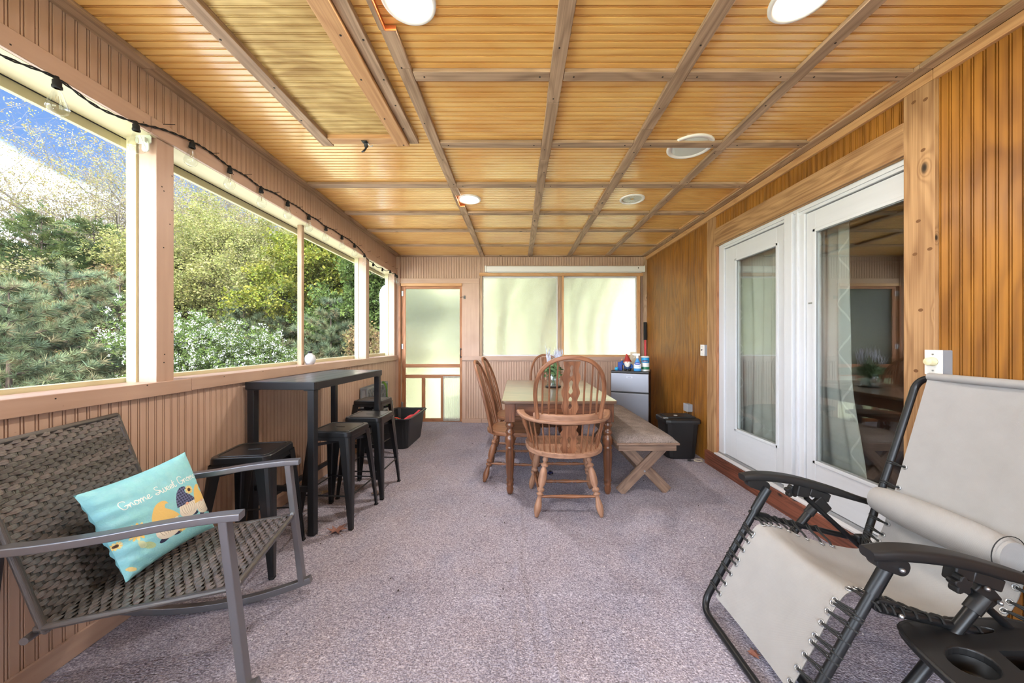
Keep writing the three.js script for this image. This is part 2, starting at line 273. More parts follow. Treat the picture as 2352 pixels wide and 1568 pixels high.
// ---- attic hatch let into the ceiling
{
  const h = thing('attic_hatch', 'weathered beadboard attic hatch framed by battens in the ceiling', 'hatch', [-0.96, PANEL, -1.4]);
  const X = -0.96, Z = -1.4, put = (g) => g.translate(-X, -PANEL, -Z);
  for (let i = 0; i < 34; i++) { const w = 0.0395, z = -0.98 - (i + 0.5) * w; if (z < -2.27) break; const g = plankGeo(V(-1.22, PANEL - 0.006, z), X1, nZ, nY, 0.47, w, 0.2, -z, 0.005); put(g); mesh('plank', g, M.hatch, h); }
  mesh('batten', put(bxs(-1.285, -1.212, 2.555, PANEL - 0.001, -0.6, -2.305)), M.batten, h);
  mesh('batten', put(bxs(-1.21, -0.795, 2.556, PANEL - 0.001, -2.216, -2.285)), M.cleat, h);
  mesh('batten', put(bxs(-0.793, -0.708, 2.545, PANEL - 0.001, -0.6, -2.29)), M.cleat, h);
  mesh('batten', put(bxs(-0.704, -0.645, 2.56, PANEL - 0.001, -0.6, -2.285)), M.batten, h);
  const heads = []; const r = rngOf(9); for (const [a, b, y] of [[-1.275, -1.22, 2.555], [-0.78, -0.72, 2.545], [-0.695, -0.655, 2.56]]) for (let z = -1.2; z > -2.28; z -= 0.16 + 0.15 * r()) heads.push(new THREE.CylinderGeometry(0.005, 0.005, 0.0015, 7).translate(mix(a, b, r()) - X, y - 0.0004 - PANEL, z - Z));
  stuffPart(mesh('nail_heads', heads, M.nail, h));
  const l = mesh('latch', put(box(0.035, 0.004, 0.03, -0.985, 2.553, -2.25, 0.001)), M.black, h);
  mesh('lever', put(tube(spline([V(-0.985, 2.552, -2.262), V(-0.985, 2.53, -2.272), V(-0.993, 2.505, -2.262), V(-0.998, 2.49, -2.25)], 10), 0.0085, 8, { scale: () => [1.5, 0.6] })), M.black, l);
  mesh('catch', put(tube(spline([V(-0.97, 2.55, -2.262), V(-0.955, 2.535, -2.27), V(-0.94, 2.54, -2.268)], 8), 0.003, 6)), M.steel, l);
}

// ---- left wall: half wall, posts, header (its own slightly turned frame)
const LEFT = { p: [-1.76, 0, 0], turn: 0.02 };
{
  const w = struct('wall_left', 'taupe painted beadboard half wall with posts and beadboard header', LEFT.p, LEFT.turn), L = FRONT - BACK;
  mesh('core', bxs(-0.15, -0.012, -0.4, 1.03, FRONT, BACK, 0), M.paint, w);
  const out = (s) => s < FRONT + 0.6;
  plankRow(w, V(0, 0.06, FRONT), Y1, nZ, X1, L, 0.96, M.paint, { asStuff: out });
  plankRow(w, V(0, 2.35, FRONT), Y1, nZ, X1, L, PANEL - 2.35, M.paint, { asStuff: out });
  mesh('header_core', bxs(-0.17, -0.012, 2.298, 2.6, FRONT, BACK, 0), M.paint, w);
  mesh('header_soffit', bxs(-0.17, 0.0, 2.28, 2.298, FRONT, BACK, 0.001), M.cream, w);
  for (const [a, b] of [[FRONT, -1.69], [-1.692, BACK]]) mesh('header_casing', bxs(0, 0.018, 2.28, 2.36, a, b), M.paintRail, w);
  mesh('outer_trim', bxs(-0.195, -0.171, 2.235, 2.31, FRONT, BACK, 0.002), M.cream, w);
  mesh('screen_spline', rod(V(-0.168, 2.279, FRONT), V(-0.168, 2.279, BACK), 0.003, 6), M.blackRubber, w);
  for (const [a, b] of [[FRONT, -1.9], [-1.902, BACK]]) {
    const ya = 1.074 + a * 0.004, yb = 1.074 + b * 0.0055;
    mesh('rail_board', beam(V(0.011, ya - 0.034, a), V(0.011, yb - 0.034, b), 0.022, 0.068, Y1), M.paintRail, w);
    mesh('sill', beam(V(-0.075, ya - 0.011, a), V(-0.075, yb - 0.011, b), 0.148, 0.02, Y1), M.paintRail, w);
  }
  mesh('outer_sill', bxs(-0.2, -0.15, 1.03, 1.085, FRONT, BACK, 0.002), M.cream, w);
  const post = (z0, z1, x0 = -0.09, x1 = 0.0, m = M.paintRail) => mesh('post', bxs(x0, x1, 1.03, 2.281, z0, z1, 0.003, 'y'), m, w);
  post(-1.734, -1.823); post(-4.254, -4.345); post(-5.29, -5.38); post(0.82, 0.73); post(2.6, 2.5);
  post(-3.04, -3.078, -0.098, -0.06, M.batten); post(-0.45, -0.488, -0.098, -0.06, M.batten);
  for (const z of [-1.775, -4.3, -5.335, 0.775, 2.55]) mesh('screen_stop', bxs(-0.14, -0.092, 1.03, 2.281, z + 0.05, z - 0.05, 0.002, 'y'), M.cream, w);
  const bb = struct('baseboard_left', 'taupe baseboard under the screened windows', LEFT.p, LEFT.turn);
  mesh('board', bxs(0.0005, 0.014, 0, 0.085, FRONT, BACK + 0.02, 0.002, 'z'), M.paintRail, bb);
  mesh('molding', bxs(0.001, 0.07, BATTEN, PANEL, FRONT, -1.66, 0.002, 'z'), M.batten, w);
  mesh('molding', bxs(0.001, 0.07, BATTEN, PANEL, -1.6615, BACK, 0.002, 'z'), M.batten, w);
  // insect screens
  M.screen = std({ color: '#5c6066', roughness: 0.9, transparent: true, opacity: 0.1, side: THREE.DoubleSide });
  [[FRONT - 0.05, 0.83], [0.72, -1.725], [-1.825, -4.25], [-4.35, -5.29]].forEach(([a, b], i) => {
    const win = struct('window_' + (i + 1), 'insect screen bay in the left half wall', LEFT.p, LEFT.turn);
    mesh('screen', new THREE.PlaneGeometry(a - b, 1.21).rotateY(Math.PI / 2).translate(-0.166, 1.68, (a + b) / 2), M.screen, win);
  });
  const r = rngOf(31), heads = []; for (let z = -1; z > -5.3; z -= 0.4) for (const y of [1.05, 2.31]) heads.push(at(new THREE.CylinderGeometry(0.003, 0.003, 0.001, 6), 0.0185 + (y < 2 ? 0.004 : 0), y + 0.02 * (r() - 0.5), z + 0.2 * r(), 0, 0, Math.PI / 2));
  for (let k = 0; k < 9; k++) heads.push(at(new THREE.CylinderGeometry(0.0035, 0.0035, 0.001, 6), -0.0001, 1.15 + 1.1 * r(), -1.74 - 0.075 * r(), 0, 0, Math.PI / 2));
  stuffPart(mesh('nail_heads', heads, M.nail, w));
}
// ---- corrugated plastic glazing and glass
{
  const ribs = rep(dataTex(8, 256, (u, v) => { const n = 127 + 127 * Math.sin(v * 2 * Math.PI * 16); return [n, n, n]; }, false), 1, 16);
  const ribsV = rep(dataTex(256, 8, (u) => { const n = 127 + 127 * Math.sin(u * 2 * Math.PI * 16); return [n, n, n]; }, false), 16, 1);
  M.poly = phys({ color: '#e2e3dc', transmission: 1, thickness: 0.004, ior: 1.4, roughness: 0.08, bumpMap: ribs, bumpScale: 0.0014 });
  M.polyV = phys({ color: '#e2e3dc', transmission: 1, thickness: 0.004, ior: 1.4, roughness: 0.16, bumpMap: ribsV, bumpScale: 0.0014 });
  M.glass = phys({ color: '#f4f8f6', transmission: 1, thickness: 0, roughness: 0, ior: 2.2 });
}
// ---- back wall
{
  const w = struct('wall_back', 'taupe beadboard end wall with a screen door and plastic glazed windows'), Z = BACK, core = std({ color: '#9b7f6e', roughness: 0.8 });
  for (const b of [[-1.9, -1.83, 0, 2.6], [-1.83, -0.853, 2.12, 2.6], [-0.853, -0.56, 0, 2.6], [-0.56, 2.0, 2.27, 2.6], [-0.56, 2.0, 0, 1.0], [1.92, 2.0, 1.0, 2.27]]) mesh('core', bxs(b[0], b[1], b[2], b[3], Z - 0.012, Z - 0.12, 0), core, w);
  plankRow(w, V(-1.875, 2.232, Z), Y1, X1, Z1, 1.295, PANEL - 2.232, M.paint);
  plankRow(w, V(-0.58, 2.316, Z), Y1, X1, Z1, 2.58, PANEL - 2.316, M.paint);
  plankRow(w, V(-0.79, 0.05, Z), Y1, X1, Z1, 2.79, 0.92, M.paint);
  mesh('panel', bxs(-0.855, -0.585, 0.96, 2.154, Z - 0.012, Z + 0.008, 0.002, 'y'), M.paint, w);
  mesh('door_head_board', bxs(-1.86, -0.585, 2.154, 2.234, Z - 0.012, Z + 0.012), M.paint, w);
  mesh('joint_strip', bxs(-0.588, -0.572, 2.23, 2.565, Z, Z + 0.01), M.paint, w);
  mesh('joint_strip', bxs(-0.564, -0.556, 0.06, 0.96, Z, Z + 0.008), M.paint, w);
  mesh('jamb_board', bxs(-0.852, -0.792, 0.06, 0.96, Z - 0.01, Z + 0.014), M.paint, w);
  mesh('rail', bxs(-0.852, 1.96, 0.965, 1.03, Z - 0.01, Z + 0.03), M.paintRail, w);
  mesh('rail_moulding', bxs(-0.852, 1.96, 0.948, 0.965, Z - 0.01, Z + 0.014), M.paintRail, w);
  mesh('corner_board', bxs(1.945, 2.0, 0, 2.565, Z - 0.01, Z + 0.03), M.batten, w);
  mesh('corner_board', bxs(-1.868, -1.812, 0, 2.565, Z - 0.012, Z + 0.03), M.paint, w);
  mesh('corner_board', bxs(-1.83, -1.8, 0, 2.12, Z - 0.1, Z + 0.035), M.doorwood, w);
  const bb = struct('baseboard_back', 'taupe baseboard along the end wall');
  mesh('board', bxs(-0.855, -0.552, 0, 0.06, Z, Z + 0.018), M.paintRail, bb); mesh('board', bxs(-0.55, 1.94, 0, 0.06, Z, Z + 0.018), M.paintRail, bb);
  // windows
  const frame = (n, x0, x1, label, light) => {
    const win = struct(n, label);
    mesh('pane', grain(bxs(x0, x1, 1.03, 2.265, Z - 0.055, Z - 0.051, 0), 'x'), M.poly, win);
    mesh('stop', bxs(x0, x1, 2.245, 2.27, Z - 0.05, Z - 0.03), M.whiteWorn, win); mesh('stop', bxs(x0, x1, 1.03, 1.05, Z - 0.05, Z - 0.03), M.whiteWorn, win);
    mesh('stop', bxs(x0, x0 + 0.014, 1.05, 2.245, Z - 0.05, Z - 0.03), M.whiteWorn, win); mesh('stop', bxs(x1 - 0.014, x1, 1.05, 2.245, Z - 0.05, Z - 0.03), M.whiteWorn, win);
    return win;
  };
  frame('window_5', -0.54, 0.63, 'plastic glazed window left of the mullion in the end wall');
  frame('window_6', 0.71, 1.86, 'plastic glazed window right of the mullion in the end wall');
  const tr = struct('trim_1', 'bare wood strips framing the end wall windows');
  mesh('strip', bxs(-0.585, 1.95, 2.27, 2.318, Z - 0.02, Z + 0.026), M.cleat, tr);
  mesh('strip', bxs(0.63, 0.69, 1.03, 2.27, Z - 0.1, Z + 0.004), M.batten, tr); mesh('strip', bxs(0.69, 0.722, 1.03, 2.27, Z - 0.03, Z + 0.016), M.cleat, tr);
  mesh('strip', bxs(-0.583, -0.54, 1.03, 2.27, Z - 0.1, Z + 0.003), M.batten, tr); mesh('strip', bxs(1.86, 1.902, 1.03, 2.27, Z - 0.06, Z + 0.02), M.cleat, tr);
  mesh('strip', bxs(0.72, 1.86, 1.02, 1.05, Z - 0.03, Z + 0.034), M.cleat, tr);
  mesh('strip', bxs(-1.795, -0.855, 2.112, 2.154, Z - 0.01, Z + 0.03), M.cleat, tr);
}
// ---- screen door in the back wall
{
  const Z = BACK, d = struct('door_1', 'wooden screen door with translucent plastic panes and a patched lower panel', [-1.323, 0, Z]), X = -1.323, put = (g) => g.translate(-X, 0, -Z), z0 = Z - 0.045, z1 = Z - 0.01;
  const b = (n, x0, x1, y0, y1, m = M.doorwood, a = z0, c = z1) => mesh(n, put(bxs(x0, x1, y0, y1, a, c)), m, d);
  b('stile', -1.79, -1.735, 0.01, 2.112); b('stile', -0.894, -0.857, 0.01, 2.112); b('top_rail', -1.735, -0.894, 2.075, 2.112);
  b('rail', -1.735, -0.894, 0.8515, 0.905); b('rail', -1.735, -0.894, 0.69, 0.739); b('bottom_rail', -1.735, -0.894, 0.01, 0.062);
  b('muntin', -1.485, -1.433, 0.062, 0.69); b('muntin', -1.188, -1.137, 0.062, 0.69);
  const pane = (x0, x1, y0, y1, m = M.polyV) => { const g = bxs(x0, x1, y0, y1, Z - 0.03, Z - 0.026, 0); grain(g, 'x'); return mesh('pane', put(g), m, d); };
  pane(-1.735, -0.894, 0.905, 2.075); pane(-1.735, -0.894, 0.739, 0.8515); pane(-1.735, -1.485, 0.062, 0.69, M.poly); pane(-1.433, -1.188, 0.062, 0.69, M.poly);
  // corrugated patch over the right-hand lower panel
  const pts = []; const n = 90; for (let i = 0; i <= n; i++) pts.push(V(mix(-1.15, -0.892, i / n), 0, Z - 0.004 + 0.003 * Math.sin(i / n * Math.PI * 2 * 15)));
  const g = sweep(pts, [[0.001, 0.72], [0.001, 0.025], [-0.001, 0.025], [-0.001, 0.72]], { caps: false }); g.computeVertexNormals();
  mesh('corrugated_patch', put(g), phys({ color: '#eef0ea', transmission: 0.75, thickness: 0, roughness: 0.7 }), d);
  for (const y of [2.0, 1.18, 0.28]) { const h = mesh('hinge', put(merge([bxs(-1.812, -1.768, y - 0.04, y + 0.04, Z - 0.009, Z + 0.0), rod(V(-1.79, y - 0.042, Z + 0.002), V(-1.79, y + 0.042, Z + 0.002), 0.006, 8)])), M.steel, d); }
  mesh('handle', put(merge([tube(spline([V(-0.876, 1.13, Z - 0.01), V(-0.876, 1.125, Z + 0.03), V(-0.876, 1.08, Z + 0.04), V(-0.876, 1.03, Z + 0.03), V(-0.876, 1.025, Z - 0.01)], 16), 0.005, 7), box(0.02, 0.03, 0.004, -0.876, 1.138, Z - 0.008), box(0.02, 0.03, 0.004, -0.876, 1.017, Z - 0.008)])), M.black, d);
  mesh('hook_latch', put(merge([box(0.03, 0.05, 0.006, -0.815, 1.94, Z + 0.014), tube(spline([V(-0.815, 1.94, Z + 0.016), V(-0.84, 1.945, Z + 0.03), V(-0.87, 1.938, Z + 0.02), V(-0.885, 1.935, Z - 0.005)], 10), 0.0035, 6)])), std({ color: '#5b5a58', metalness: 0.7, roughness: 0.5 }), d);
}
// ---- right wall with french doors
{
  const w = struct('wall_right', 'golden stained beadboard house wall framed by knotty pine boards'), core = std({ color: '#6b4a26', roughness: 0.9 });
  mesh('core', bxs(2.012, 2.15, -0.3, 2.62, FRONT, -1.63, 0), core, w); mesh('core', bxs(2.012, 2.15, -0.3, 2.62, -3.5, BACK - 0.12, 0), core, w);
  mesh('core', bxs(2.012, 2.15, 2.225, 2.62, -1.63, -3.5, 0), core, w); mesh('core', bxs(2.03, 2.15, -0.3, 0.13, -1.63, -3.5, 0), core, w);
  const len = 2.52;
  plankRow(w, V(RIGHT, 0, FRONT), Y1, nZ, nX, FRONT + 1.655, len, M.oakwall, { asStuff: (s) => s < FRONT + 0.9 });
  plankRow(w, V(RIGHT, 2.385, -1.785), Y1, nZ, nX, 1.72, 0.135, M.oakwall);
  plankRow(w, V(RIGHT, 0, -3.635), Y1, nZ, nX, -BACK - 3.635, len, M.oakwall);
  const board = (n, x0, x1, y0, y1, z0, z1, m = M.pine, ax) => mesh(n, bxs(x0, x1, y0, y1, z0, z1, 0.003, ax), m, w);
  board('post_board', 1.981, 2.01, 0, 2.515, -1.654, -1.787, M.pine, 'y'); board('post_board', 1.981, 2.01, 0, 2.515, -3.5, -3.635, M.pine, 'y');
  board('jamb_return', 2.0, 2.055, 0.13, 2.225, -3.488, -3.5, M.doorwood, 'y'); board('header_board', 1.981, 2.01, 2.22, 2.388, -1.787, -3.5, M.pine, 'z');
  board('header_return', 2.0, 2.055, 2.214, 2.222, -1.787, -3.49, M.pine, 'z');
  board('crown_board', 1.98, 2.01, 2.515, BATTEN, FRONT, -1.66, M.cleat, 'z'); board('crown_board', 1.98, 2.01, 2.515, BATTEN, -1.662, BACK, M.cleat, 'z');
  const knots = [[2.46, -1.74], [2.44, -1.69], [2.2, -1.7], [1.86, -1.72], [1.71, -1.672], [1.7, -1.735], [1.42, -1.71], [1.12, -1.73]], kg = [];
  for (const [y, z] of knots) { const q = new THREE.CircleGeometry(0.011, 10).scale(1, 0.75, 1).rotateY(-Math.PI / 2).translate(1.9806, y, z); kg.push(q); }
  stuffPart(mesh('knots', kg, std({ color: '#74502f', roughness: 0.8 }), w));
  // sill and threshold
  const t = struct('trim_2', 'reddish timber sill under the french doors');
  mesh('sill_board', bxs(1.952, 2.04, 0, 0.138, -1.5, -3.63, 0.004, 'z'), M.sillwood, t);
  mesh('threshold', bxs(1.97, 2.06, 0.1385, 0.152, -1.66, -3.49, 0.003), M.whiteWorn, t); mesh('threshold_ridge', bxs(2.01, 2.06, 0.152, 0.166, -1.66, -3.49, 0.003), M.steel, t);
  const f = struct('trim_3', 'white frame and mullion of the french doors');
  mesh('jamb', bxs(2.02, 2.1, 0.15, 2.22, -3.405, -3.488, 0.003), M.white, f); mesh('jamb', bxs(2.02, 2.1, 0.15, 2.22, -1.655, -1.64, 0.003), M.white, f);
  mesh('head', bxs(2.02, 2.1, 2.165, 2.214, -1.66, -3.405, 0.003), M.white, f); mesh('head_stop', bxs(2.012, 2.03, 2.185, 2.214, -1.66, -3.405, 0.002), M.white, f);
  mesh('mullion', bxs(1.998, 2.1, 0.15, 2.2, -2.535, -2.612, 0.004), M.white, f); mesh('mullion_casing', bxs(2.022, 2.1, 0.15, 2.2, -2.455, -2.534, 0.003), M.white, f); mesh('mullion_stop', bxs(2.008, 2.03, 0.15, 2.2, -2.497, -2.51, 0.002), M.white, f);
  const leaf = (n, z0, z1, g0, g1, label, dead) => {   // z0 nearer the camera
    const d = struct(n, label, [2.055, 0.168, (z0 + z1) / 2]), zc = (z0 + z1) / 2, put = (g) => g.translate(-2.055, -0.168, -zc), a = 2.035, c = 2.075;
    mesh('stile', put(bxs(a, c, 0.168, 2.16, z0, g0, 0.003)), M.white, d); mesh('stile', put(bxs(a, c, 0.168, 2.16, g1, z1, 0.003)), M.white, d);
    mesh('top_rail', put(bxs(a, c, 2.015, 2.16, g0, g1, 0.003)), M.white, d); mesh('bottom_rail', put(bxs(a, c, 0.168, 0.45, g0, g1, 0.003)), M.white, d);
    const bead = [bxs(a - 0.006, a + 0.006, 0.43, 0.452, g0 + 0.02, g1 - 0.02), bxs(a - 0.006, a + 0.006, 2.013, 2.035, g0 + 0.02, g1 - 0.02), bxs(a - 0.006, a + 0.006, 0.43, 2.035, g0 + 0.022, g0 - 0.002), bxs(a - 0.006, a + 0.006, 0.43, 2.035, g1 + 0.002, g1 - 0.022)];
    mesh('glazing_bead', put(merge(bead)), M.white, d);
    const seal = [bxs(a + 0.001, a + 0.01, 0.452, 0.458, g0, g1, 0), bxs(a + 0.001, a + 0.01, 2.008, 2.014, g0, g1, 0), bxs(a + 0.001, a + 0.01, 0.452, 2.014, g0, g0 - 0.006, 0), bxs(a + 0.001, a + 0.01, 0.452, 2.014, g1 + 0.006, g1, 0)];
    mesh('glazing_seal', put(merge(seal)), std({ color: '#8a8d8e', roughness: 0.7 }), d);
    for (const x of [2.045, 2.062]) mesh('pane', put(new THREE.PlaneGeometry(g0 - g1, 1.565).rotateY(-Math.PI / 2).translate(x, 1.2325, (g0 + g1) / 2)), M.glass, d);
    if (dead) mesh('latch_slot', put(box(0.002, 0.012, 0.05, a - 0.0005, 1.53, -2.41, 0.001)), M.steel, d);
  };
  leaf('door_2', -2.615, -3.4, -2.735, -3.235, 'white glazed door beside the light switch, sheer curtain behind');
  leaf('door_3', -1.66, -2.45, -1.735, -2.375, 'white glazed door beside the dimmer switch, curtain drawn aside behind', true);
}
// ---- the room inside the house, seen through the glass; rear wall of the porch; roof
{
  const h = struct('wall_house', 'dim interior walls of the house behind the french doors'), wm = std({ color: '#8d8a84', roughness: 0.9 }), fm = std({ color: '#5d4a3a', roughness: 0.6 });
  mesh('inner_wall', bxs(6.0, 6.15, -0.3, 2.62, FRONT, BACK - 0.12, 0), wm, h); mesh('inner_wall', bxs(2.15, 6.0, -0.3, 2.62, 0.4, 0.55, 0), wm, h); mesh('inner_wall', bxs(2.15, 6.0, -0.3, 2.62, BACK - 0.12, BACK, 0), wm, h);
  mesh('inner_floor', bxs(2.15, 6.0, -0.3, 0.13, 0.4, BACK, 0), fm, h); mesh('inner_ceiling', bxs(2.15, 6.0, 2.5, 2.62, 0.4, BACK, 0), wm, h);
  const r = struct('wall_front', 'taupe end wall behind the photographer with a wide screened opening');
  mesh('lower_wall', bxs(-1.9, 2.0, -0.3, 0.9, FRONT, FRONT + 0.12, 0), M.paint, r); mesh('upper_wall', bxs(-1.9, 2.0, 2.28, 2.62, FRONT, FRONT + 0.12, 0), M.paint, r);
  for (const [a, b] of [[-1.9, -1.62], [0.0, 0.1], [1.7, 2.0]]) mesh('post', bxs(a, b, 0.9, 2.28, FRONT, FRONT + 0.12), M.paint, r);
  const roof = struct('roof', 'low roof over the porch and the house'); mesh('deck', bxs(-2.3, 6.6, 2.801, 2.9, FRONT + 0.35, BACK - 0.45, 0), std({ color: '#4b4744', roughness: 0.9 }), roof);
  mesh('house_roof', bxs(2.141, 6.6, 2.621, 2.8, FRONT + 0.35, BACK - 0.45, 0), std({ color: '#4b4744', roughness: 0.9 }), roof);
}
// ---- recessed ceiling lamps
{
  const ring = std({ color: '#f1efe9', roughness: 0.35 });
  const glow = (k) => std({ color: '#fff7e6', emissive: new THREE.Color(1.0, 0.88, 0.68), emissiveIntensity: k, roughness: 0.6 });
  const lit = glow(3.2), off = phys({ color: '#d9dfd6', roughness: 0.5 });
  const can = (x, z, r, label, on, cone, power = 1) => {
    const t = thing('recessed_light', label, 'ceiling light', [x, PANEL, z], 0, on ? 'lit recessed lamps in the ceiling' : undefined);
    mesh('trim_ring', lathe([[r, 0.0], [r, -0.006], [r - 0.004, -0.011], [r - 0.012, -0.012], [r * 0.8, -0.008], [r * 0.79, 0.01]], 48), ring, t);
    if (cone) { const n = mesh('reflector_cone', lathe([[r * 0.8, -0.006], [r * 0.72, 0.0], [0.02, -0.004 + 0.002]], 40), std({ color: '#d4d2cc', roughness: 0.3, metalness: 0.35 }), t); const fins = []; for (let k = 0; k < 16; k++) fins.push(at(box(r * 0.6, 0.0015, 0.0015, r * 0.43, -0.003, 0, 0), 0, 0, 0, 0, k * Math.PI / 8)); mesh('fins', fins, std({ color: '#aeb0ab', roughness: 0.4 }), n); }
    else mesh('lamp_lens', lathe([[0.0001, -0.0105], [r * 0.5, -0.0095], [r * 0.8, -0.006], [r * 0.8, 0.004], [0.0001, 0.004]], 40), on ? lit : off, t);
    if (on) { const l = new THREE.RectAreaLight(new THREE.Color(1.0, 0.93, 0.84), LAMP * power, r * 1.1, r * 1.1); l.name = 'lamp'; l.position.set(0, -0.013, 0); l.rotation.x = -Math.PI / 2; t.add(l); }
    return t;
  };
  const LAMP = 150;
  can(-0.42, -1.345, 0.105, 'lit recessed lamp by the notched batten near the hatch', true);
  can(-0.4455, -3.24, 0.107, 'lit recessed lamp by the notched batten far from the hatch', true, false, 1.6);
  can(1.09, -1.335, 0.108, 'lit recessed lamp on the house side of the ceiling', true);
  can(1.172, -2.362, 0.148, 'large unlit recessed lamp with flat pale lens', false);
  can(1.068, -3.237, 0.112, 'small unlit recessed lamp with grey finned reflector', false, true);
}

// ================================================================== OUTDOORS
{
  // ground: lawn falling away beside the porch, rising behind it; coloured extra pale to brighten the panes
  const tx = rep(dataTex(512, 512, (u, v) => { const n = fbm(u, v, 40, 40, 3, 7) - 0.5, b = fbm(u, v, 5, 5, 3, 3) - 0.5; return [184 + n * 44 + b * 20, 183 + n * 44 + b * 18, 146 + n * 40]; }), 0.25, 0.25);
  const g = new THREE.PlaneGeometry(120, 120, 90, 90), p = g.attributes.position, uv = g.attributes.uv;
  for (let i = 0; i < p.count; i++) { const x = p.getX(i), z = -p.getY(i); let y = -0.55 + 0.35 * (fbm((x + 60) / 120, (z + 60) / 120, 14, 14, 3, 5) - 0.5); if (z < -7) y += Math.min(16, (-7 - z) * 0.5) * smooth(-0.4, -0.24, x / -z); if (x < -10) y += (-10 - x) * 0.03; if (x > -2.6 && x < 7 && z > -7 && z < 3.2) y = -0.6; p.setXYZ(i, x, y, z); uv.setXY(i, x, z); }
  g.computeVertexNormals(); const o = mesh('lawn', g, std({ map: tx, roughness: 1 })); tag(o, 'grass ground around the porch, coloured extra pale to brighten the panes', 'lawn', null, 'stuff');
}
{
  const c = rep(dataTex(256, 256, (u, v) => { const n = (fbm(u, v, 30, 30, 3, 2) - 0.5) * 40 + (fbm(u, v, 4, 4, 3, 4) - 0.5) * 24; return [162 + n, 162 + n, 160 + n]; }), 0.4, 0.4);  // added unseen slab, kept pale to bounce sunlight up to the ceiling
  const o = mesh('bounce_slab', grain(bxs(-8.5, -2.25, -0.5, -0.38, 5, -6.2, 0.01), 'x'), std({ map: c, roughness: 0.9 })); tag(o, 'added unseen pale slab bouncing sunlight up to the porch ceiling', 'bounce_slab', null, 'structure');
}
const bark = (c, seed) => std({ map: wood(seed, c, c.map((x) => x * 0.55), { su: 0.8, sv: 0.4, W: 256, H: 256, streak: 1.6 }), roughness: 0.95 });
const BARK = { grey: bark([104, 95, 88], 61), brown: bark([78, 62, 52], 63) };
const leafMat = (t = 0.35) => phys({ color: '#ffffff', roughness: 1, transmission: t, thickness: 0, specularIntensity: 0.25, side: THREE.DoubleSide });
const LEAF = leafMat(0.4), NEEDLE = leafMat(0.2), PETAL = leafMat(0.35);
function frusta(list, sides = 5) {   // [a, b, ra, rb]
  const pos = [], nor = [], uv = [], idx = [];
  for (const [a, b, ra, rb] of list) {
    const t = b.clone().sub(a), L = t.length(); t.normalize(); const x = (Math.abs(t.y) > 0.9 ? V(1, 0, 0) : V(0, 1, 0)).cross(t).normalize(), y = t.clone().cross(x), k = pos.length / 3;
    for (let i = 0; i <= sides; i++) { const q = i / sides * 2 * Math.PI, n = x.clone().multiplyScalar(Math.cos(q)).addScaledVector(y, Math.sin(q)); for (const [c, r, l] of [[a, ra, 0], [b, rb, L]]) { pos.push(c.x + n.x * r, c.y + n.y * r, c.z + n.z * r); nor.push(n.x, n.y, n.z); uv.push(l, i * 0.05); } }
    for (let i = 0; i < sides; i++) { const q = k + i * 2; idx.push(q, q + 2, q + 1, q + 1, q + 2, q + 3); }
  }
  const g = new THREE.BufferGeometry(); g.setAttribute('position', new THREE.Float32BufferAttribute(pos, 3)); g.setAttribute('normal', new THREE.Float32BufferAttribute(nor, 3)); g.setAttribute('uv', new THREE.Float32BufferAttribute(uv, 2)); g.setIndex(idx); return g;
}
// little leaf blades as triangles pairs: cluster geometries
function blades(n, seed, make) { const r = rngOf(seed), pos = []; for (let i = 0; i < n; i++) make(r, pos); const g = new THREE.BufferGeometry(); g.setAttribute('position', new THREE.Float32BufferAttribute(pos, 3)); g.computeVertexNormals(); return g; }
const rv = (r) => { const z = 2 * r() - 1, a = 2 * Math.PI * r(), s = Math.sqrt(1 - z * z); return V(s * Math.cos(a), z, s * Math.sin(a)); };
const leafCluster = (n, spread, size, seed, wide = 0.55) => blades(n, seed, (r, pos) => {
  const c = rv(r).multiplyScalar(spread * Math.cbrt(r())), d = rv(r), s = rv(r).cross(d).normalize(), L = size * (0.7 + 0.6 * r()), a = c, b = c.clone().addScaledVector(d, L), m = c.clone().addScaledVector(d, L * 0.5), p = m.clone().addScaledVector(s, L * wide * 0.5), q = m.clone().addScaledVector(s, -L * wide * 0.5);
  for (const v of [a, p, b, a, b, q]) pos.push(v.x, v.y, v.z);
});
const needleTuft = (n, L, seed, w = 0.006) => blades(n, seed, (r, pos) => {   // needles fanning forward along +y
  const d = rv(r); d.y = Math.abs(d.y) * 0.9 + 0.35; d.normalize(); const o = V(0, -0.06 * r(), 0), s = rv(r).cross(d).setLength(w * (0.7 + 0.6 * r())), l = L * (0.7 + 0.5 * r()), e = o.clone().addScaledVector(d, l);
  for (const v of [o.clone().add(s), e, o.clone().sub(s)]) pos.push(v.x, v.y, v.z);
});
const spray = (n, seed) => blades(n, seed, (r, pos) => {   // flat hemlock spray along +y, in the xy plane
  const t = r(), side = r() < 0.5 ? -1 : 1, o = V(side * 0.05 * r() * (1 - t), t * 0.34, 0.03 * (r() - 0.5)), d = V(side * (0.6 + 0.5 * r()), 0.55, 0.25 * (r() - 0.5)).normalize(), l = 0.1 * (1.15 - t * 0.7), s = V(-d.y, d.x, 0.3 * (r() - 0.5)).setLength(0.011), e = o.clone().addScaledVector(d, l);
  for (const v of [o.clone().add(s), e, o.clone().sub(s)]) pos.push(v.x, v.y, v.z);
});
const G = { leafS: leafCluster(7, 0.17, 0.085, 1), leafM: leafCluster(15, 0.2, 0.075, 2, 0.75), tuft: needleTuft(30, 0.15, 3), spray: spray(34, 4), petal: leafCluster(14, 0.1, 0.05, 5, 0.9), leafT: leafCluster(6, 0.1, 0.06, 6) };
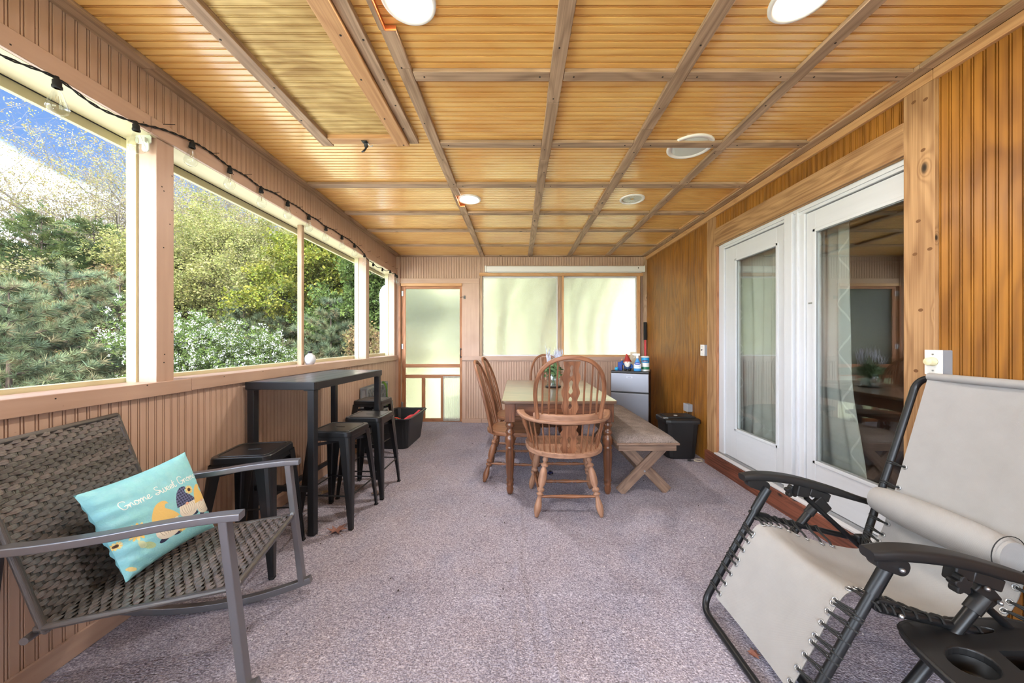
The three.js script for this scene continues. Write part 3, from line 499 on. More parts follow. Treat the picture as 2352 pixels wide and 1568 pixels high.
function scatter(parent, name, geo, mat, list, colors, seed, tone = 0.21) {   // list: [pos, dir|null, scale]
  const r = rngOf(seed), m = new THREE.InstancedMesh(geo, mat, list.length), q = new THREE.Quaternion(), e = new THREE.Matrix4(), c = new THREE.Color(), up = V(0, 1, 0); m.name = name; m.userData.kind = 'stuff'; m.castShadow = m.receiveShadow = true;
  list.forEach(([p, d, s], i) => {
    if (d) { q.setFromUnitVectors(up, d); q.multiply(new THREE.Quaternion().setFromAxisAngle(up, r() * 6.283)); } else q.set(r() - 0.5, r() - 0.5, r() - 0.5, r() - 0.5).normalize();
    e.compose(p, q, V(s, s, s)); m.setMatrixAt(i, e); const a = colors[Math.floor(r() * colors.length)], v = 0.8 + 0.4 * r(); c.setRGB(a[0] * v * tone, a[1] * v * tone, a[2] * v * tone); m.setColorAt(i, c);
  });
  parent.add(m); return m;
}
function plantAt(name, label, category, group, x, d, y = -0.6) { return thing(name, label, category, [x, y, -d], 0, group); }
// broadleaf: recursive branching; leaves on the outer twigs
function broadleaf(o, { H, r0 = H * 0.018, seed, lv = 4, spread = 0.55, first = 0.3, colors, geo = G.leafS, per = 3, size = 1, barkM = BARK.grey, lean = 0, leafMat = LEAF, extra, keep = 1 }) {
  const r = rngOf(seed), seg = [], tips = [];
  const grow = (p, dir, L, rad, k) => {
    const n = k === 0 ? 5 : 3; let a = p.clone(), d = dir.clone();
    for (let i = 0; i < n; i++) {
      d.addScaledVector(rv(r), k === 0 ? 0.09 : 0.22); d.y += k === 0 ? 0.04 : 0.07; d.normalize(); const b = a.clone().addScaledVector(d, L / n), f0 = 1 - 0.55 * i / n, f1 = 1 - 0.55 * (i + 1) / n; seg.push([a, b, rad * f0, rad * f1]);
      if (k < lv && (k > 0 || (i + 1) / n > first)) { const m = k === 0 ? 3 : 2; for (let j = 0; j < m; j++) { const out = rv(r); out.y = out.y * 0.4; out.normalize(); const nd = d.clone().multiplyScalar(1 - spread).addScaledVector(out, spread + 0.15).normalize(); grow(b, nd, L * (0.5 + 0.22 * r()), rad * f1 * 0.55, k + 1); } }
      if (k >= lv - 1) for (let j = 0; j < per; j++) if (r() < keep) tips.push([a.clone().lerp(b, r()).addScaledVector(rv(r), 0.06), null, size * (0.7 + 0.6 * r())]);
      a = b;
    }
  };
  grow(V(0, 0, 0), V(lean, 1, 0).normalize(), H * 0.62, r0, 0);
  mesh('trunk', frusta(seg), barkM, o); if (tips.length) scatter(o, 'foliage', geo, leafMat, tips, colors, seed + 1); if (extra) scatter(o, 'blossom', extra.geo, PETAL, tips.filter((_, i) => i % extra.every === 0).map(([p, q, s]) => [p.clone().addScaledVector(rv(r), 0.06), null, s * extra.size]), extra.colors, seed + 2, 0.7);
  return o;
}
function conifer(o, { H, R, seed, colors, geo = G.tuft, whorl = 0.36, rise = 0.35, per = 26, size = 1, start = 0.05, mat = NEEDLE, droop = 0, dead }) {
  const r = rngOf(seed), seg = [[V(0, 0, 0), V(0, H, 0), H * 0.014 + 0.02, 0.01]], tips = [];
  for (let y = H * start; y < H * 0.98; y += whorl * (0.8 + 0.4 * r())) {
    const f = 1 - y / H, len = R * Math.pow(f, 0.75) + 0.18, n = 5 + Math.floor(3 * r());
    for (let i = 0; i < n; i++) {
      const a = (i + r()) / n * 2 * Math.PI, dir = V(Math.cos(a), rise * (0.6 + 0.8 * r()) - droop * f, Math.sin(a)).normalize(), L = len * (0.7 + 0.5 * r()); let p = V(0, y, 0); const N = 4;
      for (let j = 0; j < N; j++) {
        const q = p.clone().addScaledVector(dir, L / N); seg.push([p, q, 0.012 * (1 - j / N) + 0.004, 0.012 * (1 - (j + 1) / N) + 0.003]); dir.y += 0.05 - droop * 0.08; dir.normalize();
        const m = Math.round(per * L / N * (j ? 1 : 0.4));
        for (let k = 0; k < m; k++) { const side = V(-dir.z, 0.1, dir.x).multiplyScalar((r() - 0.5) * 2), w = L * 0.28 * (1 - 0.5 * j / N), b = p.clone().lerp(q, r()).addScaledVector(side, w * r()).add(V(0, 0.06 * (r() - 0.3), 0)); tips.push([b, dir.clone().multiplyScalar(0.7).addScaledVector(side, 0.6).addScaledVector(rv(r), 0.35).add(V(0, 0.25 - droop, 0)).normalize(), size * (0.75 + 0.5 * r())]); }
        p = q;
      }
      tips.push([p, dir.clone(), size * 1.1]);
    }
  }
  tips.push([V(0, H, 0), V(0, 1, 0), size]);
  mesh('trunk', frusta(seg), BARK.brown, o); scatter(o, 'foliage', geo, mat, tips, colors, seed + 1); return o;
}
const C = {
  pine: [[0.42, 0.56, 0.3], [0.5, 0.62, 0.32], [0.36, 0.5, 0.3], [0.58, 0.66, 0.32], [0.66, 0.56, 0.3]], hem: [[0.2, 0.3, 0.09], [0.28, 0.38, 0.1], [0.16, 0.26, 0.1], [0.36, 0.42, 0.12]],
  yel: [[0.76, 0.72, 0.2], [0.66, 0.68, 0.18], [0.8, 0.72, 0.28], [0.52, 0.58, 0.15]], tan: [[0.8, 0.7, 0.3], [0.72, 0.66, 0.26], [0.74, 0.56, 0.28], [0.58, 0.56, 0.2]], ora: [[0.62, 0.4, 0.17], [0.58, 0.46, 0.18], [0.55, 0.34, 0.16], [0.5, 0.45, 0.15]],
  lime: [[0.6, 0.62, 0.06], [0.5, 0.58, 0.05], [0.68, 0.64, 0.09], [0.38, 0.48, 0.05]], grn: [[0.26, 0.42, 0.08], [0.34, 0.48, 0.1], [0.2, 0.34, 0.07]], white: [[0.86, 0.86, 0.82], [0.9, 0.9, 0.86], [0.78, 0.82, 0.74]],
};
const px = (p, d) => (p - 1188) * d / 800;   // bearing of a tree from the porch, in metres at that distance
// young white pines in front
for (const [p, d, H, R, s, l] of [[20, 6.6, 2.9, 1.5, 1, 'bushy young pine nearest the first screened bay'], [150, 7.6, 3.6, 1.7, 2, 'broad young pine with blue-green needles before the dark hemlocks'], [275, 8.6, 3.5, 1.6, 3, 'young pine beside the painted corner post and low blossom'], [760, 10.2, 3.0, 1.5, 4, 'full soft pine seen past the thin screen stud'], [650, 11.5, 3.6, 1.5, 5, 'pine rising behind the white blossom'], [-120, 7.5, 3.4, 1.6, 6, 'young pine beyond the edge of the first bay'], [560, 12.5, 3.7, 1.6, 7, 'pine half hidden by the tallest blossom shrub']]) conifer(plantAt('pine_tree', l, 'pine', 'young pines beside the porch', px(p, d), d), { H, R, seed: 100 + s, colors: C.pine });
// hemlocks
for (const [p, d, H, R, s, l] of [[95, 13.5, 6.9, 2.5, 1, 'dark hemlock behind the broad young pine'], [215, 15, 7.0, 2.4, 2, 'dark hemlock leaning over the orange-leaved tree'], [-40, 14, 6.4, 2.6, 3, 'dark hemlock at the outer edge of the first bay'], [520, 21, 8.6, 2.4, 4, 'dark hemlock showing above the yellow trees']]) conifer(plantAt('hemlock_tree', l, 'hemlock', 'dark hemlocks', px(p, d), d), { H, R, seed: 200 + s, colors: C.hem, geo: G.spray, whorl: 0.34, rise: 0.05, per: 19, size: 1.25, droop: 0.12, start: 0.1 });
// blossom shrubs
for (const [p, d, H, s, l] of [[460, 8.2, 2.3, 1, 'tall shrub covered in white blossom'], [585, 8.6, 1.7, 2, 'spreading shrub with white blossom before the thin stud'], [318, 7.6, 0.9, 3, 'low white blossom branch beside the young pine'], [520, 7.4, 1.0, 4, 'low leafy blossom shrub under the tall one']]) broadleaf(plantAt('blossom_shrub', l, 'shrub', 'white blossom shrubs', px(p, d), d), { H, r0: 0.03, seed: 300 + s, lv: 4, spread: 0.5, first: 0.05, colors: C.grn, geo: G.leafT, per: 1, size: 0.75, keep: 0.6, barkM: BARK.brown, extra: { geo: G.petal, every: 3, size: 0.58, colors: C.white } });
// trees in spring leaf
const TREES = [[35, 19, 15.5, 'tan', 1, 'tall bare-topped tree with tan buds against the sky', 0.3], [120, 24, 13.5, 'tan', 2, 'tall thin tree with tan buds behind the hemlocks', 0.25], [255, 19, 11.6, 'tan', 3, 'wide tree with fine yellow buds reaching the header', 0.45], [330, 22, 13.0, 'tan', 4, 'tall tree with yellow buds behind the painted post', 0.4], [285, 13.5, 3.9, 'ora', 5, 'small tree with orange-tinted leaves beside the post', 1], [430, 24, 15, 'tan', 6, 'tall bare-branched tree against the blue sky', 0.35], [520, 26, 16, 'tan', 7, 'tallest bare-branched tree above the blossom', 0.35], [610, 24, 13, 'tan', 8, 'leafing tree under the string lights', 0.5], [440, 15, 6.2, 'yel', 9, 'yellow-leaved tree behind the tall blossom shrub', 1], [545, 16, 6.8, 'yel', 10, 'rounded yellow-green tree in the middle bay', 1], [640, 15, 6.4, 'yel', 11, 'yellow-green tree beside the thin stud', 1], [590, 19, 7.6, 'tan', 15, 'tan-leaved tree between the yellow ones', 1], [765, 13.5, 5.0, 'lime', 12, 'bright lime-yellow maple above the soft pine', 1], [715, 17, 7.0, 'lime', 13, 'lime-yellow maple just past the thin stud', 1], [880, 12, 4.3, 'grn', 14, 'fresh green tree beside the white downspout', 1], [850, 18, 8, 'grn', 16, 'green tree behind the far painted post', 1], [900, 9.5, 2.0, 'ora', 17, 'low orange-leaved shrub beside the white downspout', 1], [180, 26, 9, 'yel', 18, 'yellow tree far behind the hemlocks', 0.8], [470, 30, 8, 'yel', 19, 'far yellow tree filling the middle bay', 1], [680, 28, 10, 'yel', 20, 'far yellow tree behind the maple', 1], [10, 28, 10, 'ora', 21, 'far orange-tinted tree behind the hemlocks', 1], [-100, 20, 12, 'tan', 22, 'tall tan-budded tree outside the first bay', 0.6], [390, 20, 6.6, 'yel', 23, 'yellow tree directly behind the painted post', 1]];
for (const [p, d, H, c, s, l, k] of TREES) broadleaf(plantAt('broadleaf_tree', l, 'tree', 'trees in spring leaf beyond the porch', px(p, d), d), { H: H * 0.9, seed: 400 + s, lv: 4, spread: 0.5, first: H > 10 ? 0.35 : 0.18, colors: C[c], geo: c === 'lime' || c === 'grn' ? G.leafM : G.leafS, per: H > 10 ? 2 : 2, size: H > 10 ? 1.15 : 1.05, keep: k * (H > 10 ? 0.36 : 0.75) });
// planting that carries on to the left of the picture
conifer(plantAt('pine_tree', 'young pine left of the first bay, nearest the porch end', 'pine', 'young pines beside the porch', -10.5, 3.4), { H: 3.4, R: 1.6, seed: 141, colors: C.pine });
conifer(plantAt('pine_tree', 'young pine level with the rocking chair outside', 'pine', 'young pines beside the porch', -11.5, 0.6), { H: 3.0, R: 1.5, seed: 142, colors: C.pine });
conifer(plantAt('hemlock_tree', 'dark hemlock behind the pines left of the first bay', 'hemlock', 'dark hemlocks', -17, 6.5), { H: 7, R: 2.5, seed: 241, colors: C.hem, geo: G.spray, whorl: 0.34, rise: 0.05, per: 19, size: 1.25, droop: 0.12, start: 0.1 });
for (const [x, d, H, c, s, l] of [[-19, 3, 9, 'yel', 41, 'yellow tree left of the first bay'], [-17, -1.5, 8, 'tan', 42, 'tan-budded tree level with the porch end'], [-22, 9, 11, 'tan', 43, 'tall tan-budded tree behind the left hemlock']]) broadleaf(plantAt('broadleaf_tree', l, 'tree', 'trees in spring leaf beyond the porch', x, d), { H: H * 0.9, seed: 400 + s, lv: 4, spread: 0.5, first: 0.25, colors: C[c], per: 2, size: 1.05, keep: 0.5 });
// trees on the slope behind the end wall, blurred by the plastic glazing
for (const [x, d, H, s, l] of [[-0.42, 9, 8, 1, 'slim trunk on the bank behind the end wall, window edge'], [0.72, 8.6, 9, 2, 'thick grey trunk on the bank behind the left pane'], [1.0, 9.4, 8, 3, 'brown trunk beside the thick grey one'], [1.55, 9.5, 9, 4, 'slim trunk behind the right pane'], [2.05, 9.8, 8, 5, 'dark trunk behind the right pane'], [2.3, 9.2, 8, 6, 'trunk behind the right pane by the house'], [4.6, 14, 9, 7, 'trunk on the bank by the house corner']]) broadleaf(plantAt('bank_tree', l, 'tree', 'trees on the bank behind the end wall', x, d, -0.5 + Math.max(0, (d - 7) * 0.45)), { H, r0: s === 2 ? 0.26 : 0.13, seed: 500 + s, lv: 3, first: 0.5, colors: C.yel, geo: G.leafM, per: 3, size: 1.2, barkM: s % 2 ? BARK.brown : BARK.grey });
// downspout
{
  const t = thing('downspout', 'white downspout with ribbed elbow outside the last screened bay', 'downspout', [-2.17, -0.5, -5.62]), wm = std({ color: '#dfe3ea', roughness: 0.4 }), put = (g) => g.translate(2.12, 0.5, 5.62);
  mesh('pipe', put(rod(V(-2.12, -0.5, -5.62), V(-2.12, 1.88, -5.62), 0.045, 16)), wm, t);
  const path = rounded([V(-2.12, 1.88, -5.62), V(-2.12, 2.12, -5.62), V(-1.75, 2.2, -5.62)], 0.16, 24), prof = circle(0.05, 16); const n = path.length;
  mesh('ribbed_elbow', put(sweep(path, prof, { scale: (q) => { const k = 1 + 0.09 * Math.sin(q * 60); return [k, k]; } })), wm, t);
}

// ================================================================== FURNITURE: wooden set
M.oak = std({ map: wood(71, [158, 108, 76], [92, 56, 36], { su: 0.7, sv: 0.3, figure: 1.3 }), roughness: 0.45 });
M.oakWorn = std({ map: wood(73, [174, 132, 106], [112, 78, 58], { su: 0.6, sv: 0.3 }), roughness: 0.55 });
M.oakDark = phys({ map: wood(75, [132, 84, 54], [66, 38, 22], { su: 0.8, sv: 0.3, figure: 1.3 }), roughness: 0.32, clearcoat: 0.4, clearcoatRoughness: 0.2 });
M.tableTop = phys({ map: wood(77, [128, 98, 76], [82, 60, 44], { su: 1.2, sv: 0.5, blotch: 0.9 }), roughness: 0.34, clearcoat: 1.0, clearcoatRoughness: 0.16 });
M.benchWood = std({ map: wood(79, [142, 116, 98], [88, 68, 56], { su: 0.9, sv: 0.3 }), roughness: 0.6 });

const LEGP = [[0, 0.011], [0.03, 0.015], [0.09, 0.018], [0.12, 0.014], [0.14, 0.0135], [0.155, 0.02], [0.175, 0.0215], [0.195, 0.02], [0.21, 0.0145], [0.25, 0.018], [0.33, 0.0225], [0.4, 0.0235], [0.47, 0.021], [0.53, 0.0155], [0.55, 0.0205], [0.57, 0.0215], [0.59, 0.0205], [0.61, 0.015], [0.63, 0.0205], [0.65, 0.0205], [0.67, 0.0145], [0.72, 0.0175], [0.82, 0.0205], [0.9, 0.0195], [0.97, 0.016], [1, 0.012], [1, 0]].map(([t, r]) => [t, r > 0.0175 ? r * 1.28 : r * 1.0]);
const STRP = [[0, 0.006], [0.1, 0.008], [0.2, 0.012], [0.27, 0.014], [0.3, 0.009], [0.33, 0.014], [0.36, 0.009], [0.42, 0.013], [0.5, 0.015], [0.58, 0.013], [0.64, 0.009], [0.67, 0.014], [0.7, 0.009], [0.73, 0.014], [0.8, 0.012], [0.9, 0.008], [1, 0.006]];
const PLAINP = [[0, 0.008], [0.15, 0.0105], [0.5, 0.0145], [0.85, 0.0105], [1, 0.008]];
function seatGeo(hw, hd, th) {   // shield shaped saddle seat, front towards +z, top at y = 0
  const s = new THREE.Shape(); s.moveTo(-hw * 0.82, hd); s.bezierCurveTo(-hw * 0.3, hd * 1.1, hw * 0.3, hd * 1.1, hw * 0.82, hd); s.bezierCurveTo(hw * 1.02, hd * 0.96, hw * 1.05, hd * 0.5, hw, 0.1 * hd); s.bezierCurveTo(hw * 0.98, -hd * 0.5, hw * 0.62, -hd, 0, -hd); s.bezierCurveTo(-hw * 0.62, -hd, -hw * 0.98, -hd * 0.5, -hw, 0.1 * hd); s.bezierCurveTo(-hw * 1.05, hd * 0.5, -hw * 1.02, hd * 0.96, -hw * 0.82, hd);
  const g = extrude(s, th - 0.016, 0.008, 14, 3); g.rotateX(Math.PI / 2); g.translate(0, -0.008, 0); const p = g.attributes.position; const q = g; q.computeVertexNormals(); return grain(q, 'z', 0.3, 0.1);
}
function splatShape(y0, y1, w, holes) {   // wavy pierced splat
  const s = new THREE.Shape(), n = 40, edge = (t) => w * (0.36 + 0.055 * Math.cos(t * Math.PI * 2 * 3.6 + 2.6) + 0.1 * Math.sin(Math.PI * (0.08 + 0.8 * t)));
  s.moveTo(-edge(0), y0); for (let i = 1; i <= n; i++) s.lineTo(-edge(i / n), mix(y0, y1, i / n)); for (let i = n; i >= 0; i--) s.lineTo(edge(i / n), mix(y0, y1, i / n));
  for (const [yc, h, hw] of holes) { const p = new THREE.Path(), m = 20; for (let i = 0; i <= m; i++) { const a = i / m * 2 * Math.PI, k = 0.72 + 0.28 * Math.cos(4 * a) * -1; const X = hw * k * Math.sin(a), Y = yc + h * Math.cos(a); i ? p.lineTo(X, Y) : p.moveTo(X, Y); } s.holes.push(p); }
  return s;
}
// Windsor chair; local front +z
function windsor(o, arms) {
  const SY = 0.455, hw = arms ? 0.29 : 0.225, hd = 0.235, put = (n, g, m = M.oak, p = o) => mesh(n, g, m, p);
  put('seat', seatGeo(hw, hd, 0.038).translate(0, SY, 0), arms ? M.oakWorn : M.oak);
  const lx = arms ? 0.155 : 0.135, fx = arms ? 0.25 : 0.215;
  const feet = { fl: [V(-lx - 0.03, SY - 0.036, 0.15), V(-fx - 0.005, 0.004, 0.245)], fr: [V(lx + 0.03, SY - 0.036, 0.15), V(fx + 0.005, 0.004, 0.245)], rl: [V(-lx, SY - 0.036, -0.14), V(-fx + 0.015, 0.004, -0.245)], rr: [V(lx, SY - 0.036, -0.14), V(fx - 0.015, 0.004, -0.245)] };
  for (const k in feet) put('leg', turned(feet[k][0], feet[k][1], LEGP), arms ? M.oakWorn : M.oak);
  const on = (k, t) => feet[k][0].clone().lerp(feet[k][1], t);
  put('stretcher', turned(on('fl', 0.62), on('rl', 0.62), STRP)); put('stretcher', turned(on('fr', 0.62), on('rr', 0.62), STRP));
  put('stretcher', turned(on('fl', 0.62).lerp(on('rl', 0.62), 0.5), on('fr', 0.62).lerp(on('rr', 0.62), 0.5), STRP)); put('stretcher', turned(on('rl', 0.68), on('rr', 0.68), PLAINP)); put('stretcher', turned(on('fl', 0.45), on('fr', 0.45), STRP));
  const lean = (y) => -0.2 - 0.235 * Math.max(0, y - SY) - 0.06 * Math.max(0, y - 0.8);
  const RY = 0.69, base = arms ? RY + 0.02 : SY - 0.01, top = arms ? 1.155 : 1.07;
  const bw = arms ? 0.24 : 0.205, shape = [[-bw * 0.94, 0], [-bw * 0.99, 0.2], [-bw * 1.02, 0.42], [-bw * 0.98, 0.62], [-bw * 0.84, 0.8], [-bw * 0.56, 0.935], [-bw * 0.2, 0.995], [0, 1.0]];
  const full = [...shape, ...shape.slice(0, -1).reverse().map(([x, t]) => [-x, t])];
  const zAt = (x, y) => lean(y) + (arms ? 0 : 0.0) + (x * x) * 0.6;
  const bow = spline(full.map(([x, t]) => { const y = mix(base, top, t); return V(x, y, zAt(x, y)); }), 64);
  put('bow', sweep(bow, roundRect(0.03, 0.026, 0.008), { up: V(0, 0, 1) }));
  const bowY = (x) => { let best = bow[0]; for (const b of bow) if (b.y > base + 0.3 * (top - base) && Math.abs(b.x - x) < Math.abs(best.x - x) + (best.y < base + 0.3 * (top - base) ? 9 : 0)) best = b; return best; };
  const SP = arms ? [0.095, 0.145, 0.19] : [0.075, 0.115, 0.155];
  const spind = [[0, 0.0058], [0.3, 0.0075], [0.6, 0.0068], [1, 0.005]];
  const splat = (y0, y1, holes) => { const a = lean(y0), b = lean(y1), g = extrude(splatShape(0, y1 - y0, arms ? 0.125 : 0.11, holes), 0.011, 0.001, 6, 1); grain(g, 'y'); g.translate(0, 0, -0.0055); g.rotateX(Math.atan2(b - a, y1 - y0)); g.translate(0, y0, a); put('splat', g); };
  if (arms) {
    const P = [[-0.345, 0.08], [-0.335, 0.0], [-0.3, -0.1], [-0.245, -0.19], [-0.15, -0.255], [0, -0.285]], all = [...P, ...P.slice(0, -1).reverse().map(([x, z]) => [-x, z])];
    const rail = spline(all.map(([x, z], i) => V(x, RY + 0.012 * smooth(-0.1, 0.08, z), z)), 60);
    put('arm_rail', sweep(rail, roundRect(0.052, 0.026, 0.009), { scale: (t) => { const e = Math.min(t, 1 - t); return [1 + 0.25 * smooth(0.12, 0.02, e), 1]; } }), M.oakWorn);
    const back = spline(all.slice(3, -3).map(([x, z]) => V(x, RY + 0.03, z)), 30); put('back_rail', sweep(back, roundRect(0.038, 0.05, 0.01)), M.oakWorn);
    for (const s of [-1, 1]) {
      for (const x of SP) { const b = bowY(s * x), q = V(s * x * 1.02, RY + 0.04, -0.272 + x * x * 0.9); put('spindle', turned(q, b, spind, 8)); }
      for (const [x, z, xs, zs] of [[0.095, -0.27, 0.09, -0.205], [0.145, -0.252, 0.13, -0.19], [0.19, -0.228, 0.17, -0.165], [0.25, -0.18, 0.215, -0.125], [0.283, -0.13, 0.24, -0.08]]) put('spindle', turned(V(s * xs, SY - 0.01, zs), V(s * x, RY - 0.008, z), spind, 8));
      put('arm_post', turned(V(s * 0.255, SY - 0.012, 0.06), V(s * 0.335, RY - 0.006, 0.035), [[0, 0.009], [0.1, 0.014], [0.25, 0.018], [0.4, 0.011], [0.45, 0.016], [0.5, 0.011], [0.7, 0.019], [0.85, 0.012], [0.9, 0.016], [1, 0.01]]));
    }
    splat(RY + 0.045, top - 0.012, [[0.34, 0.045, 0.016], [0.22, 0.055, 0.02], [0.1, 0.05, 0.018]]);
    { const a = -0.2, g = extrude(splatShape(0, RY - SY - 0.01, 0.125, [[0.09, 0.05, 0.017]]), 0.011, 0.001, 6, 1); grain(g, 'y'); g.translate(0, 0, -0.0055); g.rotateX(Math.atan2(-0.072, RY - SY)); g.translate(0, SY - 0.004, -0.208); put('splat', g); }
  } else {
    for (const s of [-1, 1]) for (const x of SP) { const b = bowY(s * x); put('spindle', turned(V(s * x * 0.85, SY - 0.008, -0.2 + x * x), b, spind, 8)); }
    splat(SY - 0.004, top - 0.012, [[0.2, 0.055, 0.018], [0.34, 0.05, 0.018]]);
  }
}
windsor(thing('dining_chair', 'bow-back wooden armchair with pierced splat at the table end', 'chair', [0.372, 0, -2.745], Math.PI), true);
windsor(thing('dining_chair', 'armless bow-back chair beside the front table leg, window side', 'chair', [-0.04, 0, -3.31], Math.PI / 2 - 0.06, 'armless bow-back dining chairs'));
windsor(thing('dining_chair', 'armless bow-back chair tucked in behind another along the window side', 'chair', [-0.03, 0, -3.93], Math.PI / 2 - 0.1, 'armless bow-back dining chairs'));
windsor(thing('dining_chair', 'armless bow-back chair at the table end below the windows', 'chair', [0.4, 0, -4.5], 0.04, 'armless bow-back dining chairs'));

// dining table
{
  const X0 = -0.122, X1t = 0.812, Z0 = -2.83, Z1t = -4.3, cx = (X0 + X1t) / 2, cz = (Z0 + Z1t) / 2, t = thing('dining_table', 'brown wooden dining table with turned legs and worn top', 'table', [cx, 0, cz]), w = X1t - X0, l = Z0 - Z1t;
  const g = extrude(rrShape(w, l, 0.035), 0.012, 0.007, 6, 3).rotateX(-Math.PI / 2).translate(0, 0.761, 0); mesh('tabletop', grain(g, 'x'), M.tableTop, t);
  const lw = w / 2 - 0.062, ll = l / 2 - 0.06;
  mesh('apron', box(2 * lw - 0.06, 0.105, 0.02, 0, 0.7, ll + 0.005), M.oakDark, t); mesh('apron', box(2 * lw - 0.06, 0.105, 0.02, 0, 0.7, -ll - 0.005), M.oakDark, t); mesh('apron', box(0.02, 0.105, 2 * ll - 0.06, lw + 0.005, 0.7, 0), M.oakDark, t); mesh('apron', box(0.02, 0.105, 2 * ll - 0.06, -lw - 0.005, 0.7, 0), M.oakDark, t);
  const prof = [[0, 0.034], [0.02, 0.03], [0.035, 0.037], [0.06, 0.038], [0.075, 0.03], [0.1, 0.026], [0.125, 0.034], [0.15, 0.039], [0.17, 0.034], [0.185, 0.028], [0.205, 0.037], [0.24, 0.041], [0.28, 0.042], [0.315, 0.037], [0.335, 0.03], [0.35, 0.037], [0.37, 0.037], [0.385, 0.031], [0.42, 0.036], [0.5, 0.037], [0.65, 0.033], [0.78, 0.0275], [0.8, 0.0315], [0.82, 0.0325], [0.84, 0.027], [0.855, 0.031], [0.875, 0.031], [0.89, 0.025], [0.925, 0.0305], [0.96, 0.028], [1, 0.019], [1, 0]];
  for (const sx of [-1, 1]) for (const sz of [-1, 1]) { const leg = mesh('leg', turned(V(sx * lw, 0.6, sz * ll), V(sx * lw, 0.003, sz * ll), prof, 20), M.oakDark, t); mesh('leg_block', box(0.085, 0.16, 0.085, sx * lw, 0.681, sz * ll, 0.006), M.oakDark, leg); }
}
// bench with grey cushion
{
  const cx = 1.055, z0 = -2.8, z1 = -4.32, cz = (z0 + z1) / 2, l = z0 - z1, t = thing('bench', 'wooden bench with grey upholstered seat and crossed legs', 'bench', [cx, 0, cz]);
  const w = 0.49;
  mesh('seat_board', box(w + 0.02, 0.018, l, 0, 0.436, 0, 0.004), M.benchWood, t);
  mesh('apron', box(0.022, 0.05, l - 0.05, w / 2 - 0.02, 0.402, 0), M.benchWood, t); mesh('apron', box(0.022, 0.05, l - 0.05, -w / 2 + 0.02, 0.402, 0), M.benchWood, t); mesh('apron', box(w - 0.02, 0.05, 0.022, 0, 0.402, l / 2 - 0.03), M.benchWood, t); mesh('apron', box(w - 0.02, 0.05, 0.022, 0, 0.402, -l / 2 + 0.03), M.benchWood, t);
  // cushion: pillowed slab
  const g = new THREE.BoxGeometry(w, 1, l - 0.02, 24, 4, 60), p = g.attributes.position;
  for (let i = 0; i < p.count; i++) { const x = p.getX(i), z = p.getZ(i), y = p.getY(i), u = Math.abs(x) / (w / 2), v = Math.max(0, (Math.abs(z) - (l / 2 - 0.14)) / 0.13); const crown = Math.pow(Math.max(0, 1 - Math.pow(u, 4)), 0.6) * Math.pow(Math.max(0, 1 - Math.pow(Math.min(1, v), 3)), 0.6); const top = 0.006 + 0.052 * crown + 0.006 * (fbm((x + 1) / 2, (z + 2) / 4, 9, 14, 3, 17) - 0.5); p.setY(i, 0.445 + (y + 0.5) * top); }
  g.computeVertexNormals(); grain(g, 'z');
  M.benchFabric = std({ map: rep(dataTex(512, 512, (u, v) => { const k = (vnoise(u * 250, v * 40, 250, 40, 5) + vnoise(u * 40, v * 250, 40, 250, 6) - 1) * 34 + (fbm(u, v, 5, 5, 3, 8) - 0.5) * 34; return [126 + k, 114 + k, 108 + k]; }), 2.5, 2.5), roughness: 0.95 });
  mesh('cushion', g, M.benchFabric, t);
  for (const z of [l / 2 - 0.11, -l / 2 + 0.11]) { mesh('leg', beam(V(-0.205, 0.012, z + 0.012), V(0.155, 0.385, z + 0.012), 0.082, 0.022, V(0, 0, 1)), M.benchWood, t); mesh('leg', beam(V(0.205, 0.012, z - 0.012), V(-0.155, 0.385, z - 0.012), 0.082, 0.022, V(0, 0, 1)), M.benchWood, t); mesh('foot_bolt', at(new THREE.CylinderGeometry(0.008, 0.008, 0.006, 12), 0.0, 0.19, z + 0.026, Math.PI / 2), M.steel, t); }
  mesh('stretcher', box(0.03, 0.045, l - 0.25, 0, 0.165, 0), M.benchWood, t);
  const tk = []; for (let k = 0; k < 12; k++) tk.push(new THREE.SphereGeometry(0.0035, 6, 5).translate(-w / 2 + 0.02 + k * 0.0405, 0.4475, l / 2 - 0.012)); stuffPart(mesh('tacks', tk, M.nail, t));
}
